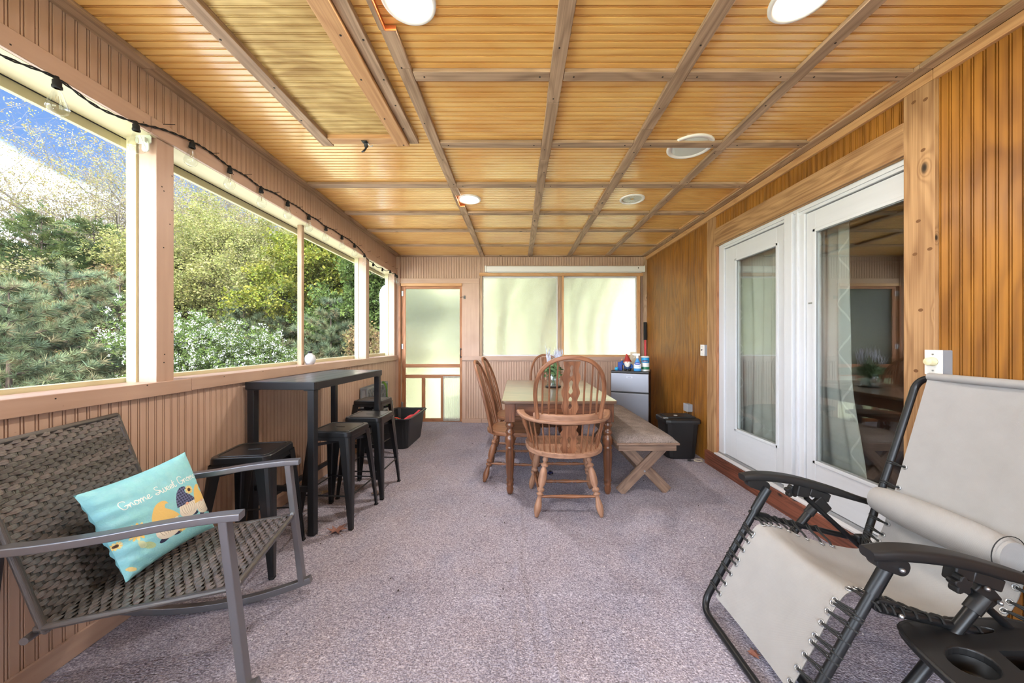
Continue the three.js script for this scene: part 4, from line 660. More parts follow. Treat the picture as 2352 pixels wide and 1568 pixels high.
// vase with flowers on the table
{
  const t = thing('flower_vase', 'clear glass vase of pale blue feathery flowers on the dining table', 'vase', [0.38, 0.781, -3.68]), r = rngOf(41);
  mesh('base_tray', lathe([[0, 0], [0.08, 0], [0.084, 0.012], [0.078, 0.016], [0.07, 0.006], [0, 0.006]], 32), M.black, t);
  mesh('glass', lathe([[0, 0.008], [0.062, 0.008], [0.066, 0.02], [0.066, 0.11], [0.05, 0.135], [0.054, 0.155], [0.05, 0.155], [0.046, 0.135], [0.062, 0.108], [0.062, 0.022], [0, 0.014]], 32), phys({ color: '#f2f8f8', transmission: 1, thickness: 0, roughness: 0.02 }), t);
  const stems = [], fl = [], lv = [];
  for (let i = 0; i < 16; i++) { const a = r() * 6.28, q = 0.03 + 0.1 * r(), e = V(Math.cos(a) * q, 0.22 + 0.1 * r(), Math.sin(a) * q), p = spline([V(0.02 * Math.cos(a + 2), 0.02, 0.02 * Math.sin(a + 2)), V(0.02 * Math.cos(a), 0.13, 0.02 * Math.sin(a)), e], 8); stems.push(tube(p, 0.0022, 5)); for (let k = 0; k < 7; k++) lv.push(at(leafCluster(2, 0.02, 0.05, 700 + i * 9 + k), e.x * 0.7, 0.13 + 0.09 * r(), e.z * 0.7)); if (i < 9) for (let k = 0; k < 6; k++) { const b = e.clone().addScaledVector(rv(r), 0.015), tip = b.clone().add(V((r() - 0.6) * 0.07, 0.07 + 0.05 * r(), (r() - 0.5) * 0.07)); fl.push(sweep(spline([b, b.clone().lerp(tip, 0.5).add(V(0.006, 0, 0.004)), tip], 6), [[0.006, 0], [0, 0.0015], [-0.006, 0], [0, -0.0015]], { scale: (q) => { const w = Math.sin(Math.PI * Math.min(1, q * 0.9 + 0.08)); return [w, w]; } })); } }
  mesh('stems', stems, std({ color: '#587046', roughness: 0.7 }), t); stuffPart(mesh('greenery', lv, std({ color: '#5d7a50', roughness: 0.9, side: THREE.DoubleSide }), t)); stuffPart(mesh('flowers', fl, std({ color: '#ccd3e6', roughness: 0.9 }), t));
}

// ================================================================== FURNITURE: metal and woven
M.gunmetal = phys({ color: '#26282b', roughness: 0.34, metalness: 0.55, clearcoat: 0.4, clearcoatRoughness: 0.3 });
M.tableMetal = phys({ color: '#2a2c30', roughness: 0.42, metalness: 0.3 });
M.plankMetal = phys({ map: wood(83, [88, 90, 98], [58, 60, 66], { su: 1.2, sv: 0.4, blotch: 0.3 }), roughness: 0.36, clearcoat: 0.4, clearcoatRoughness: 0.25 });
function stool(label, x, z, turn) {
  const o = thing('bar_stool', label, 'stool', [x, 0, z], turn, 'black metal stools by the bar table'), H = 0.645, w = 0.3;
  const s = rrShape(w - 0.012, w - 0.012, 0.038), hole = new THREE.Path(); hole.moveTo(-0.028, -0.009); hole.lineTo(0.028, -0.009); hole.absarc(0.028, 0, 0.009, -Math.PI / 2, Math.PI / 2); hole.lineTo(-0.028, 0.009); hole.absarc(-0.028, 0, 0.009, Math.PI / 2, 1.5 * Math.PI); s.holes.push(hole);
  const seat = mesh('seat', extrude(s, 0.01, 0.006, 6, 3).rotateX(-Math.PI / 2).translate(0, H - 0.016, 0), M.gunmetal, o);
  const rim = rrShape(w - 0.05, w - 0.05, 0.03).getPoints(6).map((p) => V(p.x, H + 0.0005, p.y)); mesh('pressed_rim', tube([...rim, rim[0]], 0.0028, 6, { caps: false }), M.gunmetal, seat);
  // skirt
  const lip = rrShape(w, w, 0.04).getPoints(6), sk = []; lip.push(lip[0]);
  { const pos = [], idx = []; const rows = [[1, H - 0.008], [1.012, H - 0.03], [1.012, H - 0.034], [1.0, H - 0.036], [1.02, H - 0.06]]; for (const [k, y] of rows) for (const p of lip) pos.push(p.x * k, y, p.y * k); const n = lip.length; for (let i = 0; i < rows.length - 1; i++) for (let j = 0; j < n - 1; j++) { const a = i * n + j; idx.push(a, a + 1, a + n, a + 1, a + n + 1, a + n); } const g = new THREE.BufferGeometry(); g.setAttribute('position', new THREE.Float32BufferAttribute(pos, 3)); g.setIndex(idx); g.computeVertexNormals(); sk.push(g); }
  mesh('skirt', sk, M.gunmetal, o);
  // four folded sheet legs, tapering and splayed
  for (const sx of [-1, 1]) for (const sz of [-1, 1]) {
    const pos = [], idx = [], N = 9, sec = (c, wd, y, th, rad) => { const out = []; const P = [[-wd, 0], [-wd * 0.55, 0], [-rad, 0], [-rad * 0.35, -rad * 0.12], [-rad * 0.12, -rad * 0.35], [0, -rad], [0, -wd * 0.55], [0, -wd]]; for (const [a, b] of P) out.push([c + a, y, c + b]); return out; };
    const R = [[0.153, 0.078, H - 0.04], [0.157, 0.07, H - 0.1], [0.176, 0.05, 0.3], [0.19, 0.03, 0.06], [0.192, 0.026, 0.004]], rings = R.map(([c, wd, y]) => { const o1 = sec(c, wd, y, 0, wd * 0.38), i1 = sec(c - 0.003, wd - 0.003, y, 0, wd * 0.36); return [...o1, ...i1.reverse()]; }), n = rings[0].length;
    for (const q of rings) for (const p of q) pos.push(p[0] * sx, p[1], p[2] * sz);
    for (let i = 0; i < rings.length - 1; i++) for (let j = 0; j < n; j++) { const a = i * n + j, b = i * n + (j + 1) % n; sx * sz > 0 ? idx.push(a, a + n, b, b, a + n, b + n) : idx.push(a, b, a + n, b, b + n, a + n); }
    const g = new THREE.BufferGeometry(); g.setAttribute('position', new THREE.Float32BufferAttribute(pos, 3)); g.setIndex(idx); const ng = g.toNonIndexed(); ng.computeVertexNormals();
    const leg = mesh('leg', ng, M.gunmetal, o); mesh('rubber_foot', box(0.026, 0.012, 0.026, sx * 0.181, 0.006, sz * 0.181), M.blackRubber, leg);
  }
  for (const s2 of [-1, 1]) { mesh('footrest_bar', rod(V(-0.172, 0.22, s2 * 0.172), V(0.172, 0.22, s2 * 0.172), 0.0055, 8), M.gunmetal, o); mesh('footrest_bar', rod(V(s2 * 0.172, 0.22, -0.172), V(s2 * 0.172, 0.22, 0.172), 0.0055, 8), M.gunmetal, o); mesh('cross_brace', beam(V(-0.15, H - 0.1, -s2 * 0.15), V(0.15, H - 0.1, s2 * 0.15), 0.003, 0.022, Y1, 0.001), M.gunmetal, o); }
}
stool('black metal stool behind the woven rocking chair', -1.515, -2.01, 0.16);
stool('black metal stool beside the front bar table leg, dry leaf at its foot', -1.285, -2.53, -0.06);
stool('black metal stool between the bar table and the storage tote', -1.255, -2.97, -0.03);
stool('black metal stool standing against the wall in front of the lattice crate', -1.545, -3.74, -0.1);
// bar table
{
  const t = thing('bar_table', 'tall narrow black metal bar table under the screened windows', 'bar table', [-1.515, 0, -2.75], -0.06), w = 0.47, l = 0.98, H = 1.0;
  const fr = [box(w, 0.05, 0.022, 0, H - 0.025, l / 2 - 0.011), box(w, 0.05, 0.022, 0, H - 0.025, -l / 2 + 0.011), box(0.022, 0.05, l - 0.044, w / 2 - 0.011, H - 0.025, 0), box(0.022, 0.05, l - 0.044, -w / 2 + 0.011, H - 0.025, 0)]; mesh('top_frame', fr, M.tableMetal, t);
  for (let i = 0; i < 4; i++) mesh('top_slat', box((w - 0.05) / 4 - 0.003, 0.014, l - 0.05, -w / 2 + 0.025 + (i + 0.5) * (w - 0.05) / 4, H - 0.007, 0, 0.002), M.plankMetal, t);
  for (const sx of [-1, 1]) for (const sz of [-1, 1]) { const leg = mesh('leg', box(0.045, H - 0.052, 0.045, sx * (w / 2 - 0.03), (H - 0.052) / 2 + 0.001, sz * (l / 2 - 0.03), 0.004), M.tableMetal, t); mesh('bracket', box(0.07, 0.004, 0.07, sx * (w / 2 - 0.04), H - 0.054, sz * (l / 2 - 0.04), 0.001), M.tableMetal, leg); }
  for (const sz of [-1, 1]) mesh('stretcher', box(w - 0.1, 0.035, 0.025, 0, 0.3, sz * (l / 2 - 0.03)), M.tableMetal, t); mesh('stretcher', box(0.025, 0.035, l - 0.1, -w / 2 + 0.03, 0.18, 0), M.tableMetal, t);
}
// ---- woven rocking chair (local +x is its front, +z its right side)
M.alu = phys({ color: '#86878c', roughness: 0.36, metalness: 0.75 });
M.wicker = [['#5f5855', 1], ['#4c4846', 2], ['#69605e', 3], ['#5a5756', 4]].map(([c, s]) => phys({ color: c, roughness: 0.4, clearcoat: 0.7, clearcoatRoughness: 0.3, bumpMap: rep(dataTex(64, 64, (u, v) => { const n = vnoise(u * 4, v * 32, 4, 32, s * 7) * 255; return [n, n, n]; }, false), 6, 30), bumpScale: 0.0008 }));
{
  const o = thing('rocking_chair', 'woven grey rocking chair with brushed metal arms', 'rocking chair', [-1.382, 0, -1.38], 14 * Math.PI / 180), hw = 0.275;
  for (const s of [1, -1]) {
    const z = s * hw, bar = roundRect(0.032, 0.022, 0.003);
    const arm = spline([V(0.375, 0.668, z), V(0.3, 0.668, z), V(0.16, 0.66, z), V(0.0, 0.644, z), V(-0.16, 0.635, z), V(-0.34, 0.636, z)], 30); mesh('arm', sweep(arm, roundRect(0.042, 0.026, 0.004)), M.alu, o);
    mesh('leg', sweep([V(0.325, 0.658, z), V(0.385, 0.075, z)], roundRect(0.026, 0.04, 0.003), { up: V(0, 0, 1) }), M.alu, o);
    mesh('leg', sweep([V(-0.27, 0.63, z), V(-0.325, 0.06, z)], roundRect(0.026, 0.04, 0.003), { up: V(0, 0, 1) }), M.alu, o);
    const rk = []; for (let i = 0; i <= 28; i++) { const x = mix(-0.365, 0.425, i / 28); rk.push(V(x, 0.016 + 0.36 * Math.pow(x - 0.02, 2), z)); } mesh('rocker', sweep(rk, roundRect(0.03, 0.03, 0.003)), M.alu, o);
    mesh('seat_bracket', rod(V(0.35, 0.42, s * (hw + 0.016)), V(0.35, 0.42, s * (hw - 0.03)), 0.009, 10), M.steel, o);
  }
  mesh('cross_tube', rod(V(0.34, 0.4, -hw), V(0.34, 0.4, hw), 0.012, 10), M.alu, o); mesh('cross_tube', rod(V(-0.2, 0.35, -hw), V(-0.2, 0.35, hw), 0.012, 10), M.alu, o);
  // woven panel: weft strands across (z), warp strands along the panel
  function woven(part, A, B, half, nWeft, nWarp, phase) {   // from A to B (x, y), width 2 * half
    const along = B.clone().sub(A), L = along.length(); along.normalize(); const nrm = V(along.y, -along.x, 0), p = new THREE.Group(); p.name = part; o.add(p); const r = rngOf(phase * 91 + 5), dw = L / nWeft, dz = 2 * half / nWarp;
    for (let k = 0; k < nWarp; k++) { const z = -half + (k + 0.5) * dz; mesh('warp_strand', sweep([A.clone().add(V(0, 0, z)).addScaledVector(nrm, -0.002), B.clone().add(V(0, 0, z)).addScaledVector(nrm, -0.002)], roundRect(dz * 0.98, 0.003, 0.001), { up: nrm }), M.wicker[1], p); }
    for (let i = 0; i < nWeft; i++) {
      const c = A.clone().addScaledVector(along, (i + 0.5) * dw), pts = [], up = [], n = nWarp * 4;
      for (let j = 0; j <= n; j++) { const t = j / n, ph = (t * nWarp / 2 + (i % 2) * 0.5 + 0.08 * Math.sin(i * 1.7)) * 2 * Math.PI, h = 0.0042 * Math.max(-1, Math.min(1, 1.6 * Math.cos(ph) + 0.5)) + 0.0016; up.push(Math.cos(ph)); pts.push(c.clone().addScaledVector(nrm, h + (0.003 * Math.sin(t * 7 + i))).add(V(0, 0, mix(-half, half, t)))); }
      mesh('weft_strand', sweep(pts, roundRect(dw * 1.0, 0.003, 0.0012), { up: nrm, scale: (t) => { const w = 1.0 + 0.3 * up[Math.round(t * n)]; return [w, 1]; } }), M.wicker[Math.floor(r() * 4)], p);
    }
    // rolled edges
    for (const s of [-1, 1]) mesh('edge_roll', tube([A.clone().add(V(0, 0, s * half)), B.clone().add(V(0, 0, s * half))], 0.0105, 10), M.wicker[1], p);
    mesh('edge_roll', tube([A.clone().add(V(0, 0, -half)), A.clone().add(V(0, 0, half))], 0.0105, 10), M.wicker[1], p); mesh('edge_roll', tube([B.clone().add(V(0, 0, -half)), B.clone().add(V(0, 0, half))], 0.0105, 10), M.wicker[1], p);
  }
  woven('woven_seat', V(0.345, 0.41, 0), V(-0.185, 0.372, 0), hw - 0.018, 36, 22, 0);
  woven('woven_back', V(-0.165, 0.36, 0), V(-0.345, 0.94, 0), hw - 0.018, 42, 22, 1);
}
// ---- printed cushion on the rocking chair
{
  const S = 1024, cv = document.createElement('canvas'); cv.width = cv.height = S; const c = cv.getContext('2d');
  c.fillStyle = '#8ed3de'; c.fillRect(0, 0, S, S);
  const r = rngOf(12); for (let i = 0; i < 900; i++) { c.fillStyle = `rgba(${150 + 40 * r() | 0},${222 + 20 * r() | 0},${228 + 15 * r() | 0},0.10)`; c.beginPath(); c.arc(r() * S, r() * S, 6 + 40 * r(), 0, 7); c.fill(); }
  const E = (x, y, a, b, f, rot = 0) => { c.fillStyle = f; c.beginPath(); c.ellipse(x, y, a, b, rot, 0, 7); c.fill(); };
  const flower = (x, y, q) => { for (let i = 0; i < 14; i++) { const a = i / 14 * 6.283; E(x + Math.cos(a) * q * 0.7, y + Math.sin(a) * q * 0.7, q * 0.34, q * 0.14, i % 2 ? '#f1cf77' : '#f6dd94', a); } E(x, y, q * 0.4, q * 0.4, '#5b3d22'); E(x, y, q * 0.2, q * 0.2, '#3a2716'); };
  // small bearded garden figures, plain shapes
  const figure = (x, y, k, hat, dark) => {
    E(x - 55 * k, y + 150 * k, 50 * k, 26 * k, '#2f3552', -0.3); E(x + 50 * k, y + 150 * k, 50 * k, 26 * k, '#2f3552', 0.3);
    E(x, y + 80 * k, 115 * k, 85 * k, '#e6dfd0'); E(x, y + 40 * k, 105 * k, 80 * k, '#f1ead9');
    c.strokeStyle = 'rgba(160,150,135,0.7)'; c.lineWidth = 5 * k; for (let i = -3; i < 4; i++) { c.beginPath(); c.moveTo(x + i * 22 * k, y + 5 * k); c.quadraticCurveTo(x + i * 34 * k, y + 60 * k, x + i * 18 * k, y + 120 * k); c.stroke(); }
    c.fillStyle = hat; c.beginPath(); c.moveTo(x - 120 * k, y + 5 * k); c.quadraticCurveTo(x - 90 * k, y - 160 * k, x - 10 * k, y - 195 * k); c.quadraticCurveTo(x + 60 * k, y - 215 * k, x + 70 * k, y - 150 * k); c.quadraticCurveTo(x + 30 * k, y - 175 * k, x + 30 * k, y - 120 * k); c.quadraticCurveTo(x + 95 * k, y - 60 * k, x + 120 * k, y + 5 * k); c.closePath(); c.fill();
    if (dark) { c.save(); c.clip(); c.strokeStyle = '#6e769c'; c.lineWidth = 9 * k; for (let i = -8; i < 9; i++) { c.beginPath(); c.moveTo(x + i * 30 * k, y - 230 * k); c.lineTo(x + i * 30 * k + 40 * k, y + 20 * k); c.stroke(); c.beginPath(); c.moveTo(x - 160 * k, y - 130 * k + i * 30 * k); c.lineTo(x + 160 * k, y - 150 * k + i * 30 * k); c.stroke(); } c.restore(); }
    E(x, y + 6 * k, 20 * k, 16 * k, '#e8b9a0');
  };
  figure(430, 640, 1.15, '#f0cd7c', false); figure(690, 560, 1.0, '#343a58', true); figure(905, 610, 1.0, '#f0cd7c', false);
  flower(185, 600, 90); flower(780, 430, 52); flower(560, 790, 54); flower(590, 730, 38); flower(20, 640, 40); E(225, 790, 62, 32, '#b9d1a0', 0.8); E(170, 740, 50, 26, '#cfdcb4', 1.2); E(50, 930, 46, 20, '#e9d492', 0.8);
  // script lettering drawn stroke by stroke, unit cell 1 x 1, baseline y = 0, x-height 0.5
  const GL = {
    G: [0.78, [[0.66, 0.78, 0.55, 1.02, 0.3, 0.98], [0.02, 0.9, -0.02, 0.1, 0.28, 0.02], [0.52, -0.04, 0.64, 0.2, 0.6, 0.4], [0.5, 0.4, 0.46, 0.38, 0.4, 0.36], [0.6, 0.46, 0.7, 0.3, 0.78, 0.1]], [0.66, 0.78]],
    n: [0.56, [[0.08, 0.5, 0.12, 0.5, 0.1, 0.0], [0.12, 0.4, 0.34, 0.62, 0.36, 0.38], [0.36, 0.2, 0.36, 0.0, 0.56, 0.1]], [0.0, 0.3]],
    o: [0.5, [[0.06, 0.55, 0.0, 0.02, 0.22, 0.0], [0.46, 0.0, 0.44, 0.52, 0.22, 0.5], [0.08, 0.5, 0.3, 0.34, 0.5, 0.42]], [0.22, 0.5]],
    m: [0.84, [[0.08, 0.5, 0.12, 0.5, 0.1, 0.0], [0.12, 0.4, 0.32, 0.62, 0.34, 0.36], [0.34, 0.2, 0.34, 0.1, 0.34, 0.0], [0.36, 0.4, 0.58, 0.62, 0.6, 0.38], [0.6, 0.2, 0.6, 0.0, 0.84, 0.1]], [0.0, 0.3]],
    e: [0.46, [[0.2, 0.2, 0.36, 0.3, 0.34, 0.42], [0.3, 0.56, 0.08, 0.5, 0.08, 0.24], [0.08, -0.04, 0.32, -0.02, 0.46, 0.14]], [0.02, 0.18]],
    S: [0.7, [[0.58, 1.0, 0.26, 1.04, 0.24, 0.78], [0.24, 0.54, 0.6, 0.54, 0.56, 0.26], [0.52, -0.04, 0.12, -0.04, 0.1, 0.18], [0.2, 0.3, 0.5, 0.2, 0.7, 0.2]], [0.6, 0.86]],
    w: [0.72, [[0.1, 0.5, 0.08, 0.0, 0.2, 0.0], [0.34, 0.0, 0.34, 0.3, 0.34, 0.48], [0.34, 0.1, 0.38, 0.0, 0.46, 0.0], [0.62, 0.0, 0.62, 0.3, 0.58, 0.5], [0.6, 0.4, 0.66, 0.4, 0.72, 0.42]], [0.0, 0.4]],
    t: [0.4, [[0.16, 0.6, 0.18, 0.8, 0.18, 0.92], [0.14, 0.5, 0.1, 0.0, 0.26, 0.0], [0.32, 0.0, 0.36, 0.06, 0.4, 0.14]], [0.0, 0.2], [[0.04, 0.62], [0.34, 0.66]]],
  };
  c.strokeStyle = '#f4f6f4'; c.lineCap = 'round'; c.lineJoin = 'round';
  const write = (text, x, y, s) => { for (const ch of text) { if (ch === ' ') { x += 0.34 * s; continue; } const [w, segs, st, bar] = GL[ch]; c.lineWidth = s * 0.075; c.beginPath(); c.moveTo(x + st[0] * s, y - st[1] * s); for (const q of segs) c.bezierCurveTo(x + q[0] * s, y - q[1] * s, x + q[2] * s, y - q[3] * s, x + q[4] * s, y - q[5] * s); c.stroke(); if (bar) { c.beginPath(); c.moveTo(x + bar[0][0] * s, y - bar[0][1] * s); c.lineTo(x + bar[1][0] * s, y - bar[1][1] * s); c.stroke(); } x += w * s * 0.86; } return x; };
  write('Gnome Sweet Gnome', 150, 330, 96);
  const tex = new THREE.CanvasTexture(cv); tex.colorSpace = THREE.SRGBColorSpace;
  const fab = phys({ map: tex, roughness: 0.6, sheen: 0.4, sheenColor: new THREE.Color(0.6, 0.7, 0.7), sheenRoughness: 0.5, bumpMap: rep(noiseBump(91, 40, 2), 3), bumpScale: 0.0006 }), plain = std({ color: '#8ed3de', roughness: 0.7 });
  const bl = V(-1.405, 0.402, -1.25), br = V(-1.4, 0.41, -1.61), tr = V(-1.478, 0.775, -1.55), tl = V(-1.53, 0.735, -1.2), cen = bl.clone().add(br).add(tr).add(tl).multiplyScalar(0.25);
  const nrm = br.clone().sub(bl).cross(tl.clone().sub(bl)).normalize(), N = 40, o = thing('throw_pillow', 'square teal throw pillow printed with bearded figures and script lettering', 'pillow', cen.toArray());
  const face = (sgn) => { const g = new THREE.PlaneGeometry(1, 1, N, N), p = g.attributes.position; for (let i = 0; i < p.count; i++) { const u = p.getX(i) + 0.5, v = p.getY(i) + 0.5, a = 2 * u - 1, b = 2 * v - 1, pinch = 1 - 0.07 * (1 - b * b) * Math.abs(a) ** 3, pinch2 = 1 - 0.07 * (1 - a * a) * Math.abs(b) ** 3; const uu = 0.5 + a * pinch / 2, vv = 0.5 + b * pinch2 / 2; const q = bl.clone().multiplyScalar((1 - uu) * (1 - vv)).addScaledVector(br, uu * (1 - vv)).addScaledVector(tr, uu * vv).addScaledVector(tl, (1 - uu) * vv).sub(cen); let h = 0.062 * Math.pow((1 - a * a) * (1 - b * b), 0.45); const crease = 0.006 * Math.sin(v * 46 + 6 * u) * Math.exp(-((u / 0.22) ** 2)) * (1 - b * b) + 0.005 * Math.sin((u + v) * 60) * Math.exp(-(((u - 0.12) ** 2 + (v - 0.12) ** 2) / 0.03)); h += crease * smooth(0, 0.06, (1 - Math.abs(a))) ; q.addScaledVector(nrm, sgn * Math.max(0, h)); p.setXYZ(i, q.x, q.y, q.z); } if (sgn < 0) { const ix = g.index.array; for (let k = 0; k < ix.length; k += 3) { const t = ix[k]; ix[k] = ix[k + 1]; ix[k + 1] = t; } } g.computeVertexNormals(); return g; };
  mesh('printed_front', face(1), fab, o); mesh('back', face(-1), plain, o);
}

// ================================================================== zero-gravity recliner and its tray
{
  const F = -1.64, Nn = -1.10, cx = 1.37, cz = (F + Nn) / 2, o = thing('recliner_chair', 'folding reclining chair with pale grey mesh fabric and black tube frame', 'chair', [cx, 0, cz]);
  const P = (x, y, z) => V(x - cx, y, z - cz), frameM = phys({ color: '#232426', roughness: 0.36, metalness: 0.45 }), plastic = std({ color: '#1b1b1c', roughness: 0.5 });
  const fabTex = rep(dataTex(256, 256, (u, v) => { const k = ((Math.sin(u * 2 * Math.PI * 64) * Math.sin(v * 2 * Math.PI * 64)) * 7) + (fbm(u, v, 4, 4, 4, 23) - 0.5) * 7; return [154 + k, 152 + k, 150 + k]; }), 5, 5);
  const fabric = std({ map: fabTex, roughness: 0.85, bumpMap: rep(dataTex(128, 128, (u, v) => { const n = 127 + 120 * Math.sin(u * 2 * Math.PI * 32) * Math.sin(v * 2 * Math.PI * 32); return [n, n, n]; }, false), 10, 10), bumpScale: 0.0006 });
  const inch = 0.035;
  // lower leg frame: a U whose bottom bar lies on the carpet
  mesh('footrest_frame', tube(rounded([P(1.178, 0.575, Nn), P(0.868, 0.03, Nn), P(0.868, 0.02, F), P(1.178, 0.575, F)], 0.075, 10), 0.0148, 14), frameM, o);
  mesh('back_frame', tube(rounded([P(1.628, 0.3, Nn), P(1.888, 1.1, Nn), P(1.888, 1.1, F), P(1.628, 0.3, F)], 0.07, 10), 0.0145, 14), frameM, o);
  const strap = [];
  for (const z of [Nn, F]) {
    const s = z === Nn ? 1 : -1;
    mesh('seat_tube', rod(P(1.12, 0.442, z + s * 0.022), P(1.655, 0.318, z + s * 0.022), 0.0125, 12), frameM, o);
    mesh('sleeve', rod(P(1.178, 0.575, z), P(1.118, 0.47, z), 0.019, 14), frameM, o);
    mesh('front_leg', rod(P(1.425, 0.478, z + s * 0.03), P(1.05, 0.015, z + s * 0.03), 0.0165, 14), frameM, o);
    mesh('rear_leg', rod(P(1.37, 0.525, z + s * 0.012), P(1.93, 0.018, z + s * 0.012), 0.0115, 12), frameM, o);
    // arm rest: swept pad
    const arm = spline([P(1.075, 0.617, z + s * 0.028), P(1.16, 0.622, z + s * 0.03), P(1.31, 0.606, z + s * 0.03), P(1.5, 0.556, z + s * 0.028), P(1.62, 0.518, z + s * 0.024), P(1.7, 0.494, z + s * 0.02)], 30);
    const ar = mesh('armrest', sweep(arm, roundRect(0.058, 0.034, 0.011), { scale: (t) => [0.7 + 0.42 * Math.sin(Math.PI * Math.min(1, t * 1.1 + 0.12)), 0.7 + 0.4 * Math.sin(Math.PI * Math.min(1, t + 0.15))] }), plastic, o);
    mesh('hinge_lug', merge([at(extrude(rrShape(0.1, 0.045, 0.02), 0.03, 0.003), 1.145 - cx, 0.588, z + s * 0.024 - 0.015 - cz, 0, 0, -0.35)]), plastic, ar);
    mesh('bolt', at(new THREE.SphereGeometry(0.008, 10, 8), 1.165 - cx, 0.575, z + s * 0.046 - cz), M.steel, ar);
    mesh('lock_bracket', merge([at(box(0.06, 0.062, 0.036, 0, 0, 0, 0.006), 1.36 - cx, 0.558, z + s * 0.026 - cz, 0, 0, -0.2), at(box(0.1, 0.04, 0.026, 0, 0, 0, 0.006), 1.44 - cx, 0.535, z + s * 0.026 - cz, 0, 0, -0.35), at(box(0.05, 0.08, 0.022, 0, 0, 0, 0.006), 1.45 - cx, 0.488, z + s * 0.02 - cz, 0, 0, 0.7)]), plastic, o);
    const kn = new THREE.Shape(); for (let i = 0; i <= 40; i++) { const a = i / 40 * 6.2832, q = 0.021 + 0.005 * Math.cos(5 * a); i ? kn.lineTo(q * Math.cos(a), q * Math.sin(a)) : kn.moveTo(q, 0); }
    mesh('lock_knob', at(extrude(kn, 0.02, 0.003), 1.33 - cx, 0.54, z + s * 0.052 - 0.01 - cz, 0, 0, 0.3), plastic, o);
    mesh('clamp_collar', rod(P(1.43, 0.484, z + s * 0.03), P(1.395, 0.441, z + s * 0.03), 0.021, 14), plastic, o);
    mesh('pivot_plate', at(extrude(rrShape(0.085, 0.036, 0.017), 0.01, 0.002), 1.155 - cx, 0.437, z + s * 0.01 - 0.005 - cz, 0, 0, -0.22), plastic, o);
    for (const [x, y] of [[1.165, 0.434], [1.425, 0.518], [1.465, 0.475]]) mesh('bolt', at(new THREE.SphereGeometry(0.007, 10, 8), x - cx, y, z + s * 0.044 - cz), M.steel, o);
    mesh('back_pivot', at(box(0.05, 0.05, 0.03, 0, 0, 0, 0.01), 1.632 - cx, 0.325, z + s * 0.015 - cz), plastic, o);
  }
  mesh('floor_bar', rod(P(1.05, 0.016, Nn + 0.03), P(1.05, 0.016, F - 0.03), 0.0145, 12), frameM, o); mesh('floor_bar', rod(P(1.93, 0.016, Nn + 0.012), P(1.93, 0.016, F - 0.012), 0.0125, 12), frameM, o);
  // fabric sling: profile in x, y; sags a little across
  const prof = spline([V(1.872, 1.104, 0), V(1.80, 0.86, 0), V(1.71, 0.56, 0), V(1.645, 0.38, 0), V(1.575, 0.325, 0), V(1.45, 0.335, 0), V(1.3, 0.375, 0), V(1.17, 0.43, 0), V(1.1, 0.432, 0), V(1.055, 0.38, 0), V(0.985, 0.25, 0), V(0.905, 0.105, 0)], 72);
  const zf = F + 0.055, zn = Nn - 0.055, nzz = 18, pos = [], uv = [], idx = []; let len = 0;
  const tanAt = (i) => prof[Math.min(prof.length - 1, i + 1)].clone().sub(prof[Math.max(0, i - 1)]).normalize();
  for (const side of [0, 1]) { len = 0; for (let i = 0; i < prof.length; i++) { if (i) len += prof[i].distanceTo(prof[i - 1]); const t = tanAt(i), n = V(t.y, -t.x, 0), f = i / (prof.length - 1), seatSag = 0.03 * Math.exp(-(((f - 0.5) / 0.17) ** 2)) + 0.012; for (let j = 0; j <= nzz; j++) { const q = 2 * j / nzz - 1, sag = seatSag * (1 - q * q), wv = 0.0035 * Math.sin(q * 9 + f * 6) * Math.exp(-(((f - 0.55) / 0.1) ** 2)); const v = prof[i].clone().addScaledVector(n, -sag + wv + side * 0.003); pos.push(v.x - cx, v.y, mix(zf, zn, j / nzz) - cz); uv.push(len, j / nzz * (zn - zf)); } } }
  const row = nzz + 1, half = prof.length * row;
  for (let i = 0; i < prof.length - 1; i++) for (let j = 0; j < nzz; j++) { const a = i * row + j; idx.push(a, a + 1, a + row, a + 1, a + row + 1, a + row); const b = a + half; idx.push(b, b + row, b + 1, b + 1, b + row, b + row + 1); }
  const fg = new THREE.BufferGeometry(); fg.setAttribute('position', new THREE.Float32BufferAttribute(pos, 3)); fg.setAttribute('uv', new THREE.Float32BufferAttribute(uv, 2)); fg.setIndex(idx); fg.computeVertexNormals(); mesh('fabric_sling', fg, fabric, o);
  mesh('top_hem', tube([P(1.875, 1.106, zf), P(1.875, 1.106, zn)], 0.017, 12), fabric, o);
  // seam lines
  // eyelets and elastic cords
  const cord = std({ color: '#1e1f20', roughness: 0.75 }), lace = (p, n, to, s) => {   // p on the fabric edge, n its normal, `to` the frame point
    const e = new THREE.TorusGeometry(0.0085, 0.0028, 6, 14); e.applyMatrix4(new THREE.Matrix4().makeRotationFromQuaternion(new THREE.Quaternion().setFromUnitVectors(V(0, 0, 1), n))); e.translate(p.x, p.y, p.z); mesh('eyelet', e, M.steel, o);
    const d = to.clone().sub(p), side = d.clone().cross(n).setLength(0.0035), up = n.clone().multiplyScalar(0.006);
    mesh('lacing_cord', [tube(spline([p.clone().addScaledVector(n, -0.004), p.clone().add(up).addScaledVector(d, 0.12), p.clone().addScaledVector(d, 0.7).add(up).add(side), to.clone().addScaledVector(n, 0.016).add(side), to.clone().add(d.clone().setLength(0.017)).add(side)], 9), 0.0035, 6), tube(spline([p.clone().addScaledVector(n, -0.004).sub(side.clone().multiplyScalar(0.4)), p.clone().add(up).addScaledVector(d, 0.2).sub(side.clone().multiplyScalar(0.6)), p.clone().addScaledVector(d, 0.8).add(up).sub(side.clone().multiplyScalar(1.6)), to.clone().addScaledVector(n, 0.015).sub(side.clone().multiplyScalar(2))], 8), 0.0035, 6)], cord, o);
  };
  const along = (a, b, t) => a.clone().lerp(b, t);
